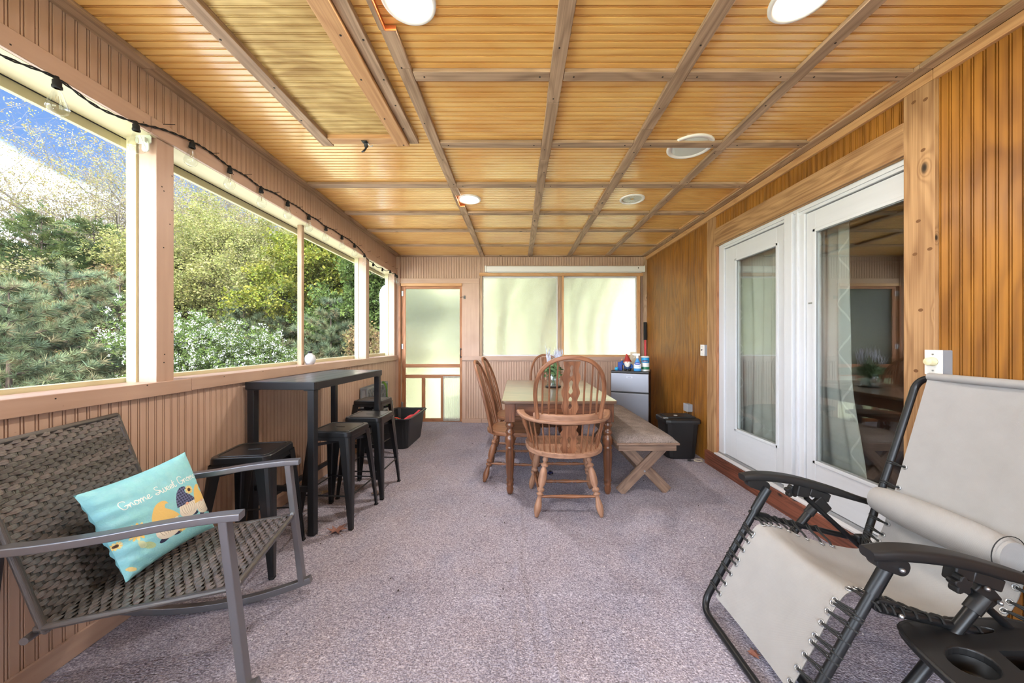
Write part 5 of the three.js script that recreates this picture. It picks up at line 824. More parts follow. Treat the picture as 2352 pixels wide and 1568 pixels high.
  for (const [z, ze, s] of [[F, zf, -1], [Nn, zn, 1]]) {
    const edge = (f) => { const i = Math.round(f * (prof.length - 1)), t = tanAt(i), n = V(t.y, -t.x, 0); return [V(prof[i].x - cx + n.x * 0.0035, prof[i].y + n.y * 0.0035, ze - cz - s * 0.012), n]; };
    for (let k = 0; k < 10; k++) { const f = 0.135 + k * 0.026, [p, n] = edge(f), y = p.y + 0.0; lace(p, n, along(P(1.628, 0.3, z), P(1.888, 1.1, z), clamp01((y - 0.3) / 0.8)), s); }
    for (let k = 0; k < 9; k++) { const f = 0.475 + k * 0.03, [p, n] = edge(f); lace(p, n, P(p.x + cx, 0.442 - (p.x + cx - 1.12) * 0.2318, z + s * 0.022), s); }
    for (let k = 0; k < 9; k++) { const f = 0.785 + k * 0.0245, [p, n] = edge(f), t = clamp01((p.y - 0.03) / 0.545); lace(p, n, along(P(0.868, 0.03, z), P(1.178, 0.575, z), t), s); }
  }
  // lumbar pillow with strap
  const pil = []; for (let i = 0; i <= 16; i++) pil.push(P(1.648, 0.548, mix(F + 0.045, Nn - 0.055, i / 16)));
  const pm = mesh('lumbar_pillow', sweep(pil, circle(0.066, 22), { scale: (t) => { const k = Math.pow(Math.sin(Math.PI * (0.06 + 0.88 * t)), 0.16); return [k * 0.95, k * 1.05]; } }), fabric, o);
  const ringP = []; for (let i = 0; i <= 30; i++) { const a = i / 30 * 6.2832; ringP.push(P(1.648 + 0.061 * Math.cos(a), 0.548 + 0.067 * Math.sin(a), Nn - 0.066)); } mesh('piping', tube(ringP, 0.0016, 5, { caps: false }), cord, pm);
  mesh('strap', sweep(spline([P(1.7, 0.535, Nn - 0.06), P(1.72, 0.535, Nn), P(1.74, 0.53, Nn + 0.03), P(1.78, 0.53, Nn)], 12), roundRect(0.003, 0.05, 0.001)), std({ color: '#d8d7d4', roughness: 0.9 }), pm);
  // clip-on tray (hangs on the front leg nearest the camera)
  const t = thing('side_tray', 'black plastic clip-on tray with oval cup recess on the recliner', 'tray', [1.36, 0.36, -0.9]), s = new THREE.Shape();
  const T = [[1.20, 1.09], [1.30, 1.112], [1.48, 1.115], [1.60, 1.10], [1.66, 1.02], [1.66, 0.86], [1.62, 0.76], [1.5, 0.7], [1.32, 0.71], [1.2, 0.78], [1.145, 0.88], [1.155, 0.98], [1.175, 1.05]].map(([x, d]) => new THREE.Vector2(x - 1.36, d - 0.9));
  const cl = new THREE.CatmullRomCurve3([...T].map((v) => V(v.x, v.y, 0)), true, 'centripetal').getPoints(80); s.setFromPoints(cl.map((v) => new THREE.Vector2(v.x, v.y)));
  const el = (x, d, a, b, rot = 0) => { const p = new THREE.Path(); p.absellipse(x - 1.36, d - 0.9, a, b, 0, 2 * Math.PI, false, rot); return p; }, rect = (x0, x1, d0, d1) => { const p = new THREE.Path(); p.moveTo(x0 - 1.36, d0 - 0.9); p.lineTo(x0 - 1.36 + 0.02, d1 - 0.9); p.lineTo(x1 - 1.36, d1 - 0.9); p.lineTo(x1 - 1.36, d0 - 0.9); return p; };
  s.holes.push(el(1.262, 0.965, 0.068, 0.05, 0.35), rect(1.36, 1.56, 0.94, 1.0), rect(1.375, 1.56, 0.78, 0.88), el(1.40, 1.075, 0.075, 0.02));
  mesh('tray_top', extrude(s, 0.016, 0.004, 10, 2).rotateX(-Math.PI / 2), plastic, t);
  mesh('tray_lip', tube(cl.map((v) => V(v.x * 1.01, 0.016, -v.y * 1.01)), 0.006, 8, { caps: false }), plastic, t);
  const cup = lathe([[0.001, -0.052], [0.05, -0.052], [0.058, -0.04], [0.07, 0.004], [0.067, 0.004], [0.055, -0.038], [0.048, -0.048], [0.001, -0.048]], 32).scale(1, 1, 0.74).rotateY(0.35).translate(1.262 - 1.36, 0, -(0.965 - 0.9)); mesh('cup_recess', cup, plastic, t);
  mesh('phone_slot', [bxs(0.0, 0.2, -0.04, -0.036, -0.1, -0.04, 0), bxs(0.0, 0.2, -0.04, 0, -0.104, -0.1, 0), bxs(0.0, 0.2, -0.04, 0, -0.04, -0.036, 0), bxs(0.015, 0.2, -0.03, -0.026, 0.02, 0.12, 0)], plastic, t);
}

// ================================================================== SMALL THINGS
// ---- string lights along the header
{
  const o = thing('string_lights', 'black cord of clear teardrop bulbs strung along the header', 'string lights', LEFT.p, LEFT.turn), D = [[1.04, 2.25], [1.324, 2.262], [1.604, 2.268], [1.89, 2.345], [2.143, 2.333], [2.41, 2.325], [2.70, 2.345], [2.983, 2.34], [3.26, 2.332], [3.57, 2.34], [3.86, 2.335], [4.12, 2.29], [4.38, 2.24], [4.7, 2.24], [5.0, 2.27], [5.23, 2.265], [5.31, 2.26]];
  const pts = []; D.forEach(([d, y], i) => { const nd = D[i + 1]; pts.push(V(0.03, y + 0.008, -d)); if (nd) pts.push(V(0.026, (y + nd[1]) / 2 + (i > 1 && i < 11 ? 0.02 : -0.014), -(d + nd[0]) / 2)); });
  pts.unshift(V(0.03, 2.33, -0.4), V(0.028, 2.27, -0.75)); const path = spline(pts, 240), tw = (ph) => path.map((p, i) => p.clone().add(V(0.0035 * Math.cos(i * 1.3 + ph), 0.0035 * Math.sin(i * 1.3 + ph), 0)));
  mesh('cord', [tube(tw(0), 0.0028, 6), tube(tw(Math.PI), 0.0028, 6)], M.blackRubber, o);
  const glass = phys({ color: '#f6f8f8', transmission: 1, thickness: 0, roughness: 0.02, ior: 1.6 }), bulb = lathe([[0.009, 0], [0.0105, -0.01], [0.019, -0.035], [0.028, -0.062], [0.0305, -0.075], [0.027, -0.09], [0.016, -0.101], [0.0005, -0.105]], 24), sock = lathe([[0.0005, 0.012], [0.006, 0.012], [0.008, 0], [0.0125, -0.006], [0.0125, -0.022], [0.0145, -0.024], [0.0145, -0.032], [0.01, -0.034]], 14), fil = tube(spline([V(-0.004, -0.03, 0), V(-0.006, -0.05, 0), V(0, -0.058, 0), V(0.006, -0.05, 0), V(0.004, -0.03, 0)], 12), 0.0009, 4);
  const r = rngOf(8); D.forEach(([d, y], i) => { const s = mesh('socket', sock, M.blackRubber, o); s.position.set(0.036, y, -d); s.rotation.set(0.12 * (r() - 0.5), r() * 3, 0.1 * (r() - 0.5)); const b = mesh('bulb', bulb, glass, s); b.position.y = -0.03; const f = mesh('filament', fil, std({ color: '#b9a27c', roughness: 0.5 }), s); f.position.y = -0.03; });
  for (let i = 2; i < 16; i++) { const d = (D[i][0] + (D[i + 1]?.[0] ?? D[i][0])) / 2; const tie = mesh('cable_tie', tube(spline([V(0.018, 2.355, -d), V(0.034, 2.362, -d - 0.012), V(0.05, 2.372, -d - 0.03)], 6), 0.0016, 5), M.blackRubber, o); }
}
// ---- roller bracket on the post
{
  const t = thing('blind_bracket', 'pale metal blind bracket at the top of the painted post', 'bracket', [-1.84, 2.24, -1.716]), m = std({ color: '#d2dccf', roughness: 0.4, metalness: 0.3 });
  mesh('plate', at(extrude(rrShape(0.075, 0.04, 0.008), 0.003, 0.001), 0.0, 0.02, 0), m, t); const q = rrShape(0.032, 0.05, 0.012); q.holes.push(new THREE.Path().absarc(0, 0.006, 0.006, 0, 7), new THREE.Path().absarc(0, -0.012, 0.004, 0, 7)); mesh('hook_plate', at(extrude(q, 0.004, 0.001), 0.018, -0.018, 0.006), m, t); mesh('arm', box(0.018, 0.026, 0.02, 0.018, 0.01, 0.011), m, t);
}
// ---- white jar on the sill
{ const t = thing('sill_jar', 'round white jar with black lid on the window sill by the thin stud', 'jar', [-1.85, 1.058, -3.11]); mesh('body', lathe([[0, 0], [0.03, 0], [0.044, 0.025], [0.047, 0.05], [0.036, 0.08], [0.018, 0.092], [0.018, 0.1], [0, 0.1]], 28), std({ color: '#c6c8cc', roughness: 0.35 }), t); mesh('lid', lathe([[0, 0.1], [0.016, 0.1], [0.016, 0.118], [0, 0.118]], 18), M.black, t); }
// ---- projector screen case
{
  const t = thing('projector_screen', 'rolled white projector screen case above the end wall windows', 'projector screen', [0.73, 2.368, -5.355]), w = std({ color: '#e9e9e6', roughness: 0.4 });
  mesh('case', extrude(rrShape(0.075, 0.09, 0.018), 2.4, 0.002, 6, 1).rotateY(Math.PI / 2).translate(-1.2, 0, 0), w, t); mesh('end_cap', box(0.022, 0.096, 0.08, -1.215, 0, 0, 0.008), w, t); mesh('end_cap', box(0.022, 0.096, 0.08, 1.215, 0, 0, 0.008), w, t);
  mesh('weight_bar', box(2.36, 0.012, 0.02, 0, -0.052, 0.012, 0.004), std({ color: '#c9c9c6', roughness: 0.4 }), t); mesh('pull_loop', new THREE.TorusGeometry(0.022, 0.003, 6, 20).scale(1.6, 0.5, 1).translate(-0.03, -0.07, 0.012), std({ color: '#cdb389', roughness: 0.6 }), t); mesh('logo_tag', box(0.014, 0.018, 0.001, 1.12, 0.012, 0.0398, 0), M.black, t);
}
// ---- shovel in the corner
{ const t = thing('shovel', 'long handled tool with black grip and red shaft in the corner', 'shovel', [1.955, 0, -5.3]); mesh('shaft', rod(V(-0.02, 0.02, 0.08), V(0.0, 1.28, -0.02), 0.016, 12), std({ color: '#c2262a', roughness: 0.4 }), t); mesh('grip', rod(V(0.0, 1.28, -0.02), V(0.006, 1.55, -0.042), 0.024, 14), M.blackRubber, t); mesh('blade', box(0.1, 0.2, 0.012, -0.03, 0.1, 0.1, 0.004), M.steel, t); }
// ---- mini fridge, turned
let FR;
{
  const a = 24 * Math.PI / 180, W = 0.48, Dp = 0.5, H = 0.862; // front right corner at (1.70, -4.5)
  const fx = V(Math.cos(a), 0, Math.sin(a)), bk = V(Math.sin(a), 0, -Math.cos(a)), fr = V(1.7, 0, -4.5), c = fr.clone().addScaledVector(fx, -W / 2).addScaledVector(bk, Dp / 2);
  const t = thing('mini_fridge', 'two-door mini fridge with silver doors and black body', 'fridge', [c.x, 0, c.z], -a); FR = { c, fx, bk, H, W, Dp };
  const silver = phys({ color: '#9c9ea6', roughness: 0.34, metalness: 0.75 }), blk = std({ color: '#1a1a1b', roughness: 0.5 });
  mesh('body', box(W, H - 0.02, Dp - 0.06, 0, H / 2 + 0.005, -0.03, 0.006), blk, t); mesh('top', box(W + 0.004, 0.022, Dp - 0.02, 0, H - 0.011, -0.012, 0.006), std({ color: '#3b3a3b', roughness: 0.4 }), t);
  const ff = Dp / 2; mesh('freezer_door', box(W - 0.002, 0.245, 0.05, 0, H - 0.026 - 0.1225, ff - 0.025, 0.006), silver, t); const ld = mesh('fridge_door', box(W - 0.002, 0.545, 0.05, 0, 0.03 + 0.2725, ff - 0.025, 0.006), silver, t);
  mesh('door_grip', box(W - 0.004, 0.02, 0.04, 0, 0.583, ff - 0.022, 0.004), blk, ld); mesh('hinge_cover', box(0.05, 0.01, 0.035, -W / 2 + 0.03, H + 0.004, ff - 0.03, 0.003), blk, t);
  const cv = document.createElement('canvas'); cv.width = 256; cv.height = 64; const q = cv.getContext('2d'); q.fillStyle = '#b9bbc2'; q.fillRect(0, 0, 256, 64); q.fillStyle = '#33343a'; q.font = 'bold 50px serif'; q.textAlign = 'center'; q.fillText('Galanz', 128, 48); const tx = new THREE.CanvasTexture(cv); tx.colorSpace = THREE.SRGBColorSpace;
  mesh('name_plate', new THREE.PlaneGeometry(0.075, 0.019).translate(0.0, H - 0.075, ff + 0.0008), phys({ map: tx, roughness: 0.34, metalness: 0.6 }), t);
}
const onFridge = (u, v, name, label, cat) => { const p = FR.c.clone().addScaledVector(FR.fx, u).addScaledVector(FR.bk, -v); return thing(name, label, cat, [p.x, FR.H, p.z], -0.42); };
{
  // cleaning wipes canister
  const lab = (draw, w = 256, h = 256) => { const cv = document.createElement('canvas'); cv.width = w; cv.height = h; draw(cv.getContext('2d'), w, h); const t = new THREE.CanvasTexture(cv); t.colorSpace = THREE.SRGBColorSpace; t.wrapS = THREE.RepeatWrapping; return t; };
  const byHeight = (g, h) => { const p = g.attributes.position, q = g.attributes.uv; for (let i = 0; i < p.count; i++) q.setY(i, p.getY(i) / h); return g.rotateY(-Math.PI / 2); };
  let t = onFridge(0.185, 0.06, 'wipes_canister', 'tall cleaning wipes canister with blue and green label on the fridge', 'canister');
  mesh('body', byHeight(lathe([[0, 0], [0.05, 0], [0.052, 0.004], [0.052, 0.18], [0, 0.18]], 36), 0.18), std({ roughness: 0.4, map: lab((c, w, h) => { c.fillStyle = '#e9ecec'; c.fillRect(0, 0, w, h); c.fillStyle = '#1f9ad6'; c.fillRect(0, 0, w, h * 0.38); for (let k = 0; k < 2; k++) { c.fillStyle = '#1b2f6b'; c.beginPath(); c.ellipse(w * (0.25 + 0.5 * k), h * 0.26, 40, 22, 0, 0, 7); c.fill(); c.fillStyle = '#e8404a'; c.fillRect(w * (0.25 + 0.5 * k) - 30, h * 0.25, 14, 10); c.fillStyle = '#fff'; c.font = 'bold 16px sans-serif'; c.textAlign = 'center'; c.fillText('CLOROX', w * (0.25 + 0.5 * k), h * 0.285); } c.fillStyle = '#1d7a52'; c.fillRect(0, h * 0.68, w, h * 0.2); }) }), t);
  mesh('cap', lathe([[0, 0.2], [0.04, 0.2], [0.053, 0.194], [0.053, 0.178], [0, 0.178]], 36), std({ color: '#f2f1ee', roughness: 0.4 }), t);
  // spray bottle
  t = onFridge(0.092, 0.15, 'spray_bottle', 'blue cleaner spray bottle with white trigger on the fridge', 'spray bottle');
  mesh('body', byHeight(lathe([[0, 0], [0.046, 0], [0.049, 0.01], [0.049, 0.075], [0.044, 0.1], [0.028, 0.13], [0.016, 0.16], [0.014, 0.175], [0, 0.175]], 32), 0.175).scale(1, 1, 0.7), std({ roughness: 0.3, map: lab((c, w, h) => { c.fillStyle = '#3f96d8'; c.fillRect(0, 0, w, h); c.fillStyle = '#eef3f8'; c.fillRect(0, h * 0.42, w, h * 0.36); for (let k = 0; k < 2; k++) { c.fillStyle = '#2b48a8'; c.beginPath(); c.ellipse(w * (0.25 + 0.5 * k), h * 0.4, 46, 26, 0, 0, 7); c.fill(); c.fillStyle = '#fff'; c.font = 'bold 20px sans-serif'; c.textAlign = 'center'; c.fillText('CLOROX', w * (0.25 + 0.5 * k), h * 0.42); c.fillStyle = '#9fb3cf'; c.fillRect(w * (0.25 + 0.5 * k) - 40, h * 0.58, 80, 6); c.fillRect(w * (0.25 + 0.5 * k) - 30, h * 0.64, 60, 5); } }) }), t);
  const tr = mesh('trigger_head', [box(0.085, 0.032, 0.03, -0.008, 0.222, 0, 0.01), lathe([[0.016, 0.172], [0.017, 0.2], [0.014, 0.21]], 20), box(0.02, 0.018, 0.018, -0.055, 0.224, 0, 0.004)], std({ color: '#f0efe8', roughness: 0.4 }), t); mesh('trigger', tube(spline([V(-0.025, 0.21, 0), V(-0.034, 0.19, 0), V(-0.05, 0.172, 0)], 8), 0.005, 6), std({ color: '#efeee6', roughness: 0.4 }), tr);
  // garden gnome
  t = onFridge(-0.035, 0.12, 'garden_gnome', 'small bearded garden gnome with red pointed hat on the fridge', 'figurine');
  mesh('body', lathe([[0, 0.012], [0.045, 0.012], [0.052, 0.03], [0.05, 0.07], [0.04, 0.1], [0.0, 0.11]], 24), std({ color: '#24406e', roughness: 0.6 }), t);
  mesh('boots', [new THREE.SphereGeometry(0.024, 14, 10).scale(1, 0.7, 1.5).translate(-0.026, 0.017, 0.035), new THREE.SphereGeometry(0.024, 14, 10).scale(1, 0.7, 1.5).translate(0.026, 0.017, 0.035)], M.black, t);
  const beard = lathe([[0.0005, 0.03], [0.012, 0.04], [0.032, 0.07], [0.04, 0.1], [0.036, 0.125], [0, 0.13]], 28); { const p = beard.attributes.position; for (let i = 0; i < p.count; i++) { const a = Math.atan2(p.getZ(i), p.getX(i)), k = 1 + 0.07 * Math.cos(a * 11); p.setX(i, p.getX(i) * k); p.setZ(i, p.getZ(i) * k * 0.75 + 0.036); } beard.computeVertexNormals(); } mesh('beard', beard, std({ color: '#e9e6de', roughness: 0.8 }), t);
  mesh('hat', lathe([[0.0005, 0.232], [0.008, 0.226], [0.018, 0.205], [0.034, 0.165], [0.046, 0.135], [0.054, 0.122], [0.05, 0.116], [0.0, 0.118]], 28).rotateZ(0.12).translate(0.012, 0, 0.004), std({ color: '#a8302c', roughness: 0.6 }), t); mesh('nose', new THREE.SphereGeometry(0.011, 12, 10).translate(0, 0.118, 0.056), std({ color: '#d9a68e', roughness: 0.6 }), t);
  mesh('arm', tube(spline([V(-0.045, 0.085, 0.01), V(-0.07, 0.1, 0.02), V(-0.075, 0.135, 0.02)], 10), 0.014, 10), std({ color: '#2c5aa6', roughness: 0.6 }), t); mesh('hand', [new THREE.SphereGeometry(0.012, 10, 8).translate(-0.076, 0.148, 0.02), rod(V(-0.08, 0.152, 0.02), V(-0.086, 0.178, 0.02), 0.0035, 6), rod(V(-0.073, 0.152, 0.02), V(-0.068, 0.178, 0.02), 0.0035, 6)], std({ color: '#d9a68e', roughness: 0.6 }), t);
  mesh('arm', tube(spline([V(0.045, 0.085, 0.01), V(0.062, 0.06, 0.03), V(0.05, 0.04, 0.05)], 10), 0.013, 10), std({ color: '#2c5aa6', roughness: 0.6 }), t);
  // box, ball, card
  t = onFridge(-0.14, 0.06, 'tissue_box', 'small dark blue box standing behind a blue ball on the fridge', 'box'); mesh('carton', box(0.055, 0.112, 0.09, 0, 0.056, 0, 0.002), std({ color: '#1c3f9c', roughness: 0.5 }), t); mesh('print', box(0.0012, 0.09, 0.07, 0.0278, 0.056, 0, 0), std({ color: '#22201f', roughness: 0.5 }), t);
  t = onFridge(-0.175, 0.17, 'blue_ball', 'little bright blue ball on the fridge corner', 'ball'); mesh('sphere', new THREE.SphereGeometry(0.026, 20, 14).translate(0, 0.026, 0), std({ color: '#2a9fd0', roughness: 0.35 }), t); mesh('seam', new THREE.TorusGeometry(0.0262, 0.0008, 5, 28).rotateX(0.5).translate(0, 0.026, 0), std({ color: '#8fd4ee', roughness: 0.4 }), t);
  t = onFridge(0.02, -0.05, 'paper_card', 'beige paper card propped behind the gnome on the fridge', 'card'); mesh('sheet', at(box(0.085, 0.25, 0.002, 0, 0.125, 0, 0), 0, 0, 0, -0.06), std({ color: '#cdbfa6', roughness: 0.9 }), t); mesh('stand', at(box(0.03, 0.15, 0.002, 0, 0.075, 0, 0), 0, 0, -0.05, 0.2), std({ color: '#bfb096', roughness: 0.9 }), t);
}
// ---- trash bin
{
  const t = thing('trash_bin', 'black swing-lid trash bin against the house wall', 'bin', [1.775, 0, -3.86], 0.0), blk = std({ color: '#1b1b1d', roughness: 0.48 });
  const loft = (rows) => { const pos = [], idx = [], n = 28; for (const [w, d, r, y] of rows) { const p = rrShape(w, d, r).getSpacedPoints(n - 1); for (const q of p) pos.push(q.x, y, -q.y); } const m = pos.length / 3 / rows.length; for (let i = 0; i < rows.length - 1; i++) for (let j = 0; j < m; j++) { const a = i * m + j, b = i * m + (j + 1) % m; idx.push(a, b, a + m, b, b + m, a + m); } for (const e of [0, rows.length - 1]) { const c = pos.length / 3; pos.push(0, rows[e][3], 0); for (let j = 0; j < m; j++) { const a = e * m + j, b = e * m + (j + 1) % m; e ? idx.push(a, b, c) : idx.push(b, a, c); } } const g = new THREE.BufferGeometry(); g.setAttribute('position', new THREE.Float32BufferAttribute(pos, 3)); g.setIndex(idx); const q = g.toNonIndexed(); q.computeVertexNormals(); return q; };
  mesh('body', loft([[0.29, 0.25, 0.05, 0.002], [0.3, 0.26, 0.05, 0.02], [0.355, 0.31, 0.05, 0.385]]), blk, t); const lid = mesh('lid', loft([[0.385, 0.335, 0.05, 0.38], [0.39, 0.34, 0.05, 0.4], [0.385, 0.335, 0.05, 0.42], [0.36, 0.31, 0.05, 0.43]]), blk, t);
  mesh('swing_flap', box(0.31, 0.02, 0.2, 0.005, 0.436, -0.01, 0.008), blk, lid); mesh('sticker', new THREE.CylinderGeometry(0.02, 0.02, 0.002, 20).translate(-0.03, 0.4475, 0.02), std({ color: '#d9dcdc', roughness: 0.5 }), lid); mesh('latch_tab', box(0.05, 0.012, 0.03, -0.165, 0.432, 0.08, 0.004), std({ color: '#8f9296', roughness: 0.4 }), lid);
}
// ---- wall boxes
const wallBox = (name, label, cat, z, y, w, h, d, m) => { const t = thing(name, label, cat, [RIGHT - d / 2, y, z]); mesh('box', box(d, h, w, 0, 0, 0, 0.003), m, t); mesh('plate', box(0.006, h + 0.002, w + 0.002, -d / 2 - 0.003, 0, 0, 0.002), std({ color: '#eceae4', roughness: 0.35 }), t); for (const s of [-1, 1]) mesh('screw', at(new THREE.CylinderGeometry(0.004, 0.004, 0.003, 10), -d / 2 - 0.0065, s * h * 0.33, 0, 0, 0, Math.PI / 2), M.steel, t); return t; };
{
  const grey = std({ color: '#8e9298', roughness: 0.5 });
  let t = wallBox('light_switch', 'white light switch on a grey box beside the far pine post', 'switch', -3.67, 1.168, 0.07, 0.115, 0.046, grey); mesh('toggle', at(box(0.016, 0.012, 0.008, 0, 0, 0, 0.003), -0.034, 0.004, 0, 0, 0, 0.4), M.black, t);
  t = wallBox('dimmer_switch', 'white dimmer box with round ivory knob beside the near pine post', 'switch', -1.632, 1.168, 0.067, 0.115, 0.046, grey); mesh('knob', at(lathe([[0, 0.03], [0.015, 0.029], [0.018, 0.024], [0.0185, 0.006], [0.021, 0.004], [0.021, 0], [0, 0]], 26), -0.03, 0.004, 0, 0, 0, Math.PI / 2), std({ color: '#e2d9ae', roughness: 0.4 }), t);
  t = thing('outlet_box', 'grey outlet box low on the house wall above the trash bin', 'outlet', [RIGHT - 0.025, 0.5, -4.02]); mesh('box', box(0.05, 0.085, 0.1, 0, 0, 0, 0.004), grey, t); mesh('cover', box(0.008, 0.09, 0.105, -0.029, 0, 0, 0.003), std({ color: '#a9adb2', roughness: 0.4 }), t);
}
// ---- lattice crate on edge
{
  const pl = std({ color: '#7a7e82', roughness: 0.5 }), t = thing('milk_crate', 'grey lattice crate standing on edge against the half wall', 'crate', [-1.79, 0.002, -4.39], 0.02), w = 0.075, l = 0.68, h = 0.718;
  for (const s of [-1, 1]) { for (const yy of [0.012, h / 2, h - 0.012]) { mesh('rim', box(0.013, 0.024, l, s * w / 2, yy, 0), pl, t); mesh('rim', box(w, 0.024, 0.013, 0, yy, s * l / 2), pl, t); } for (const q of [-1, 1]) mesh('corner', box(0.02, h, 0.022, s * (w / 2 - 0.006), h / 2, q * (l / 2 - 0.006)), pl, t); }
  const bars = []; for (const dir of [-1, 1]) for (let k = -14; k < 14; k++) { const z0 = -l / 2 + k * 0.05, run = 0.36; const a0 = Math.max(z0, -l / 2 + 0.01), b0 = Math.min(z0 + run, l / 2 - 0.01); if (b0 - a0 < 0.02) continue; const Y = (z) => 0.02 + (z - z0) / run * (h - 0.04); bars.push(beam(V(w / 2, dir > 0 ? Y(a0) : h - Y(a0), a0), V(w / 2, dir > 0 ? Y(b0) : h - Y(b0), b0), 0.005, 0.007, V(1, 0, 0), 0.001)); }
  mesh('lattice_side', bars, pl, t); mesh('solid_end', box(w - 0.02, h - 0.05, 0.004, 0, h / 2, l / 2 - 0.004, 0.001), std({ color: '#8d8f92', roughness: 0.5 }), t); mesh('solid_end', box(w - 0.02, h - 0.05, 0.004, 0, h / 2, -l / 2 + 0.004, 0.001), pl, t); mesh('base', box(0.004, h - 0.05, l - 0.03, -w / 2 + 0.004, h / 2, 0, 0.001), pl, t);
}
// ---- storage tote with straps
{
  const t = thing('storage_tote', 'open black storage tote of red straps in front of the screen door', 'tote', [-1.44, 0, -4.36], -0.03), m = std({ color: '#26282b', roughness: 0.42 }), H = 0.365, w0 = 0.31, w1 = 0.4, l0 = 0.56, l1 = 0.68;
  const ring = (w, l, y, r = 0.05) => rrShape(w, l, r).getSpacedPoints(47).map((p) => V(p.x, y, -p.y)), rows = [ring(w0, l0, 0.002), ring(w0 + 0.01, l0 + 0.01, 0.02), ring(w1 - 0.02, l1 - 0.02, H - 0.03), ring(w1, l1, H - 0.03), ring(w1 + 0.03, l1 + 0.03, H - 0.01), ring(w1 + 0.03, l1 + 0.03, H), ring(w1 - 0.03, l1 - 0.03, H - 0.004), ring(w0, l0, 0.03), ring(w0 * 0.4, l0 * 0.4, 0.012)];
  const pos = [], idx = [], n = 48; for (const q of rows) for (const p of q) pos.push(p.x, p.y, p.z); for (let i = 0; i < rows.length - 1; i++) for (let j = 0; j < n; j++) { const a = i * n + j, b = i * n + (j + 1) % n; idx.push(a, b, a + n, b, b + n, a + n); } const g = new THREE.BufferGeometry(); g.setAttribute('position', new THREE.Float32BufferAttribute(pos, 3)); g.setIndex(idx); const q = g.toNonIndexed(); q.computeVertexNormals(); mesh('shell', q, m, t); mesh('rim', tube([...ring(w1 + 0.028, l1 + 0.028, H - 0.004), ring(w1 + 0.028, l1 + 0.028, H - 0.004)[0]], 0.007, 8, { caps: false }), m, t);
  const red = std({ color: '#d6404c', roughness: 0.6 }), s = thing('strap_bundle', 'tangle of red straps and cord inside the black tote', 'straps', [-1.44, 0.2, -4.36]), r = rngOf(15);
  mesh('loop', tube(spline([V(-0.05, 0.04, 0.22), V(-0.02, 0.15, 0.26), V(0.03, 0.155, 0.25), V(0.07, 0.08, 0.22)], 20), 0.008, 8), std({ color: '#d9482f', roughness: 0.5 }), s);
  for (let k = 0; k < 6; k++) mesh('strap', sweep(spline([V(0.0 + 0.02 * k, 0.02, 0.24 - k * 0.03), V(0.06 + 0.02 * r(), 0.11, 0.15 - k * 0.05), V(0.1, 0.1 + 0.02 * r(), 0.0 - k * 0.04), V(0.13, 0.13, -0.12 - k * 0.02), V(0.15, 0.155, -0.24)], 20), roundRect(0.03, 0.004, 0.001)), red, s);
  for (let k = 0; k < 4; k++) mesh('cord', tube(spline([V(-0.1 + r() * 0.2, 0.05, 0.2 * r()), V(0.1 * (r() - 0.5), 0.09 + 0.03 * r(), 0.1), V(-0.1 + 0.2 * r(), 0.05, -0.2 * r())], 16), 0.004, 6), k % 2 ? std({ color: '#3fa37c', roughness: 0.6 }) : red, s);
  mesh('filler', new THREE.SphereGeometry(0.14, 20, 12).scale(1, 0.45, 1.7).translate(0, -0.01, 0), std({ color: '#3a2a2c', roughness: 0.9 }), s);
  const gs = thing('green_strap', 'green strap looped over the lattice crate edge', 'strap', [-1.72, 0.0, -4.5]); mesh('band', sweep(spline([V(-0.03, 0.725, -0.02), V(0.0, 0.728, 0.0), V(0.03, 0.68, 0.01), V(0.042, 0.58, 0.02), V(0.045, 0.43, 0.02)], 16), roundRect(0.004, 0.03, 0.001)), std({ color: '#6f9a3f', roughness: 0.7 }), gs);
}
// ---- curtains behind the door glass
{
  const a = dataTex(256, 512, (u, v) => { const w = (x) => Math.abs(((x % 1) + 1) % 1 - 0.5) * 2, e = Math.min(u, 1 - u); let l = 0; const z = w(v * 6), edgeZone = e < 0.16 ? 1 : 0; l = edgeZone * (Math.abs(e / 0.16 - z) < 0.06 ? 1 : 0); const n = 0.66 + 0.1 * fbm(u, v, 10, 20, 3, 4); const q = 255 * Math.min(1, n + 0.22 * l); return [q, q, q]; }, false);
  const sheer = std({ color: '#e9e9e6', roughness: 1, transparent: true, alphaMap: a, side: THREE.DoubleSide });
  const curtain = (label, z0, z1, f, gather) => { const t = thing('sheer_curtain', label, 'curtain', [2.2, 0.2, (z0 + z1) / 2]), N = 90, R = 30, g = new THREE.PlaneGeometry(1, 1, N, R), p = g.attributes.position; for (let i = 0; i < p.count; i++) { const u = p.getX(i) + 0.5, v = p.getY(i) + 0.5, [a0, a1] = gather(v, z0, z1); p.setXYZ(i, 0.022 * Math.sin(u * f + 1.5 * Math.sin(u * 5)) * (0.6 + 0.4 * v) + 0.01 * Math.sin(v * 5 + u * 9), v * 1.98, mix(a0, a1, u) - (z0 + z1) / 2); } g.computeVertexNormals(); mesh('cloth', g, sheer, t); mesh('rod', rod(V(0.03, 1.975, (z0 - z1) / 2 + 0.02), V(0.03, 1.975, -(z0 - z1) / 2 - 0.02), 0.008, 8), M.white, t); };
  curtain('sheer lattice-edged curtain covering the glass of the door beside the switch', -2.8, -3.52, 40, (v, a, b) => [a, b]);
  curtain('sheer curtain drawn to one side of the door beside the dimmer', -2.3, -2.68, 24, (v, a, b) => [a + 0.12 * smooth(0.45, 0, v), b]);
}
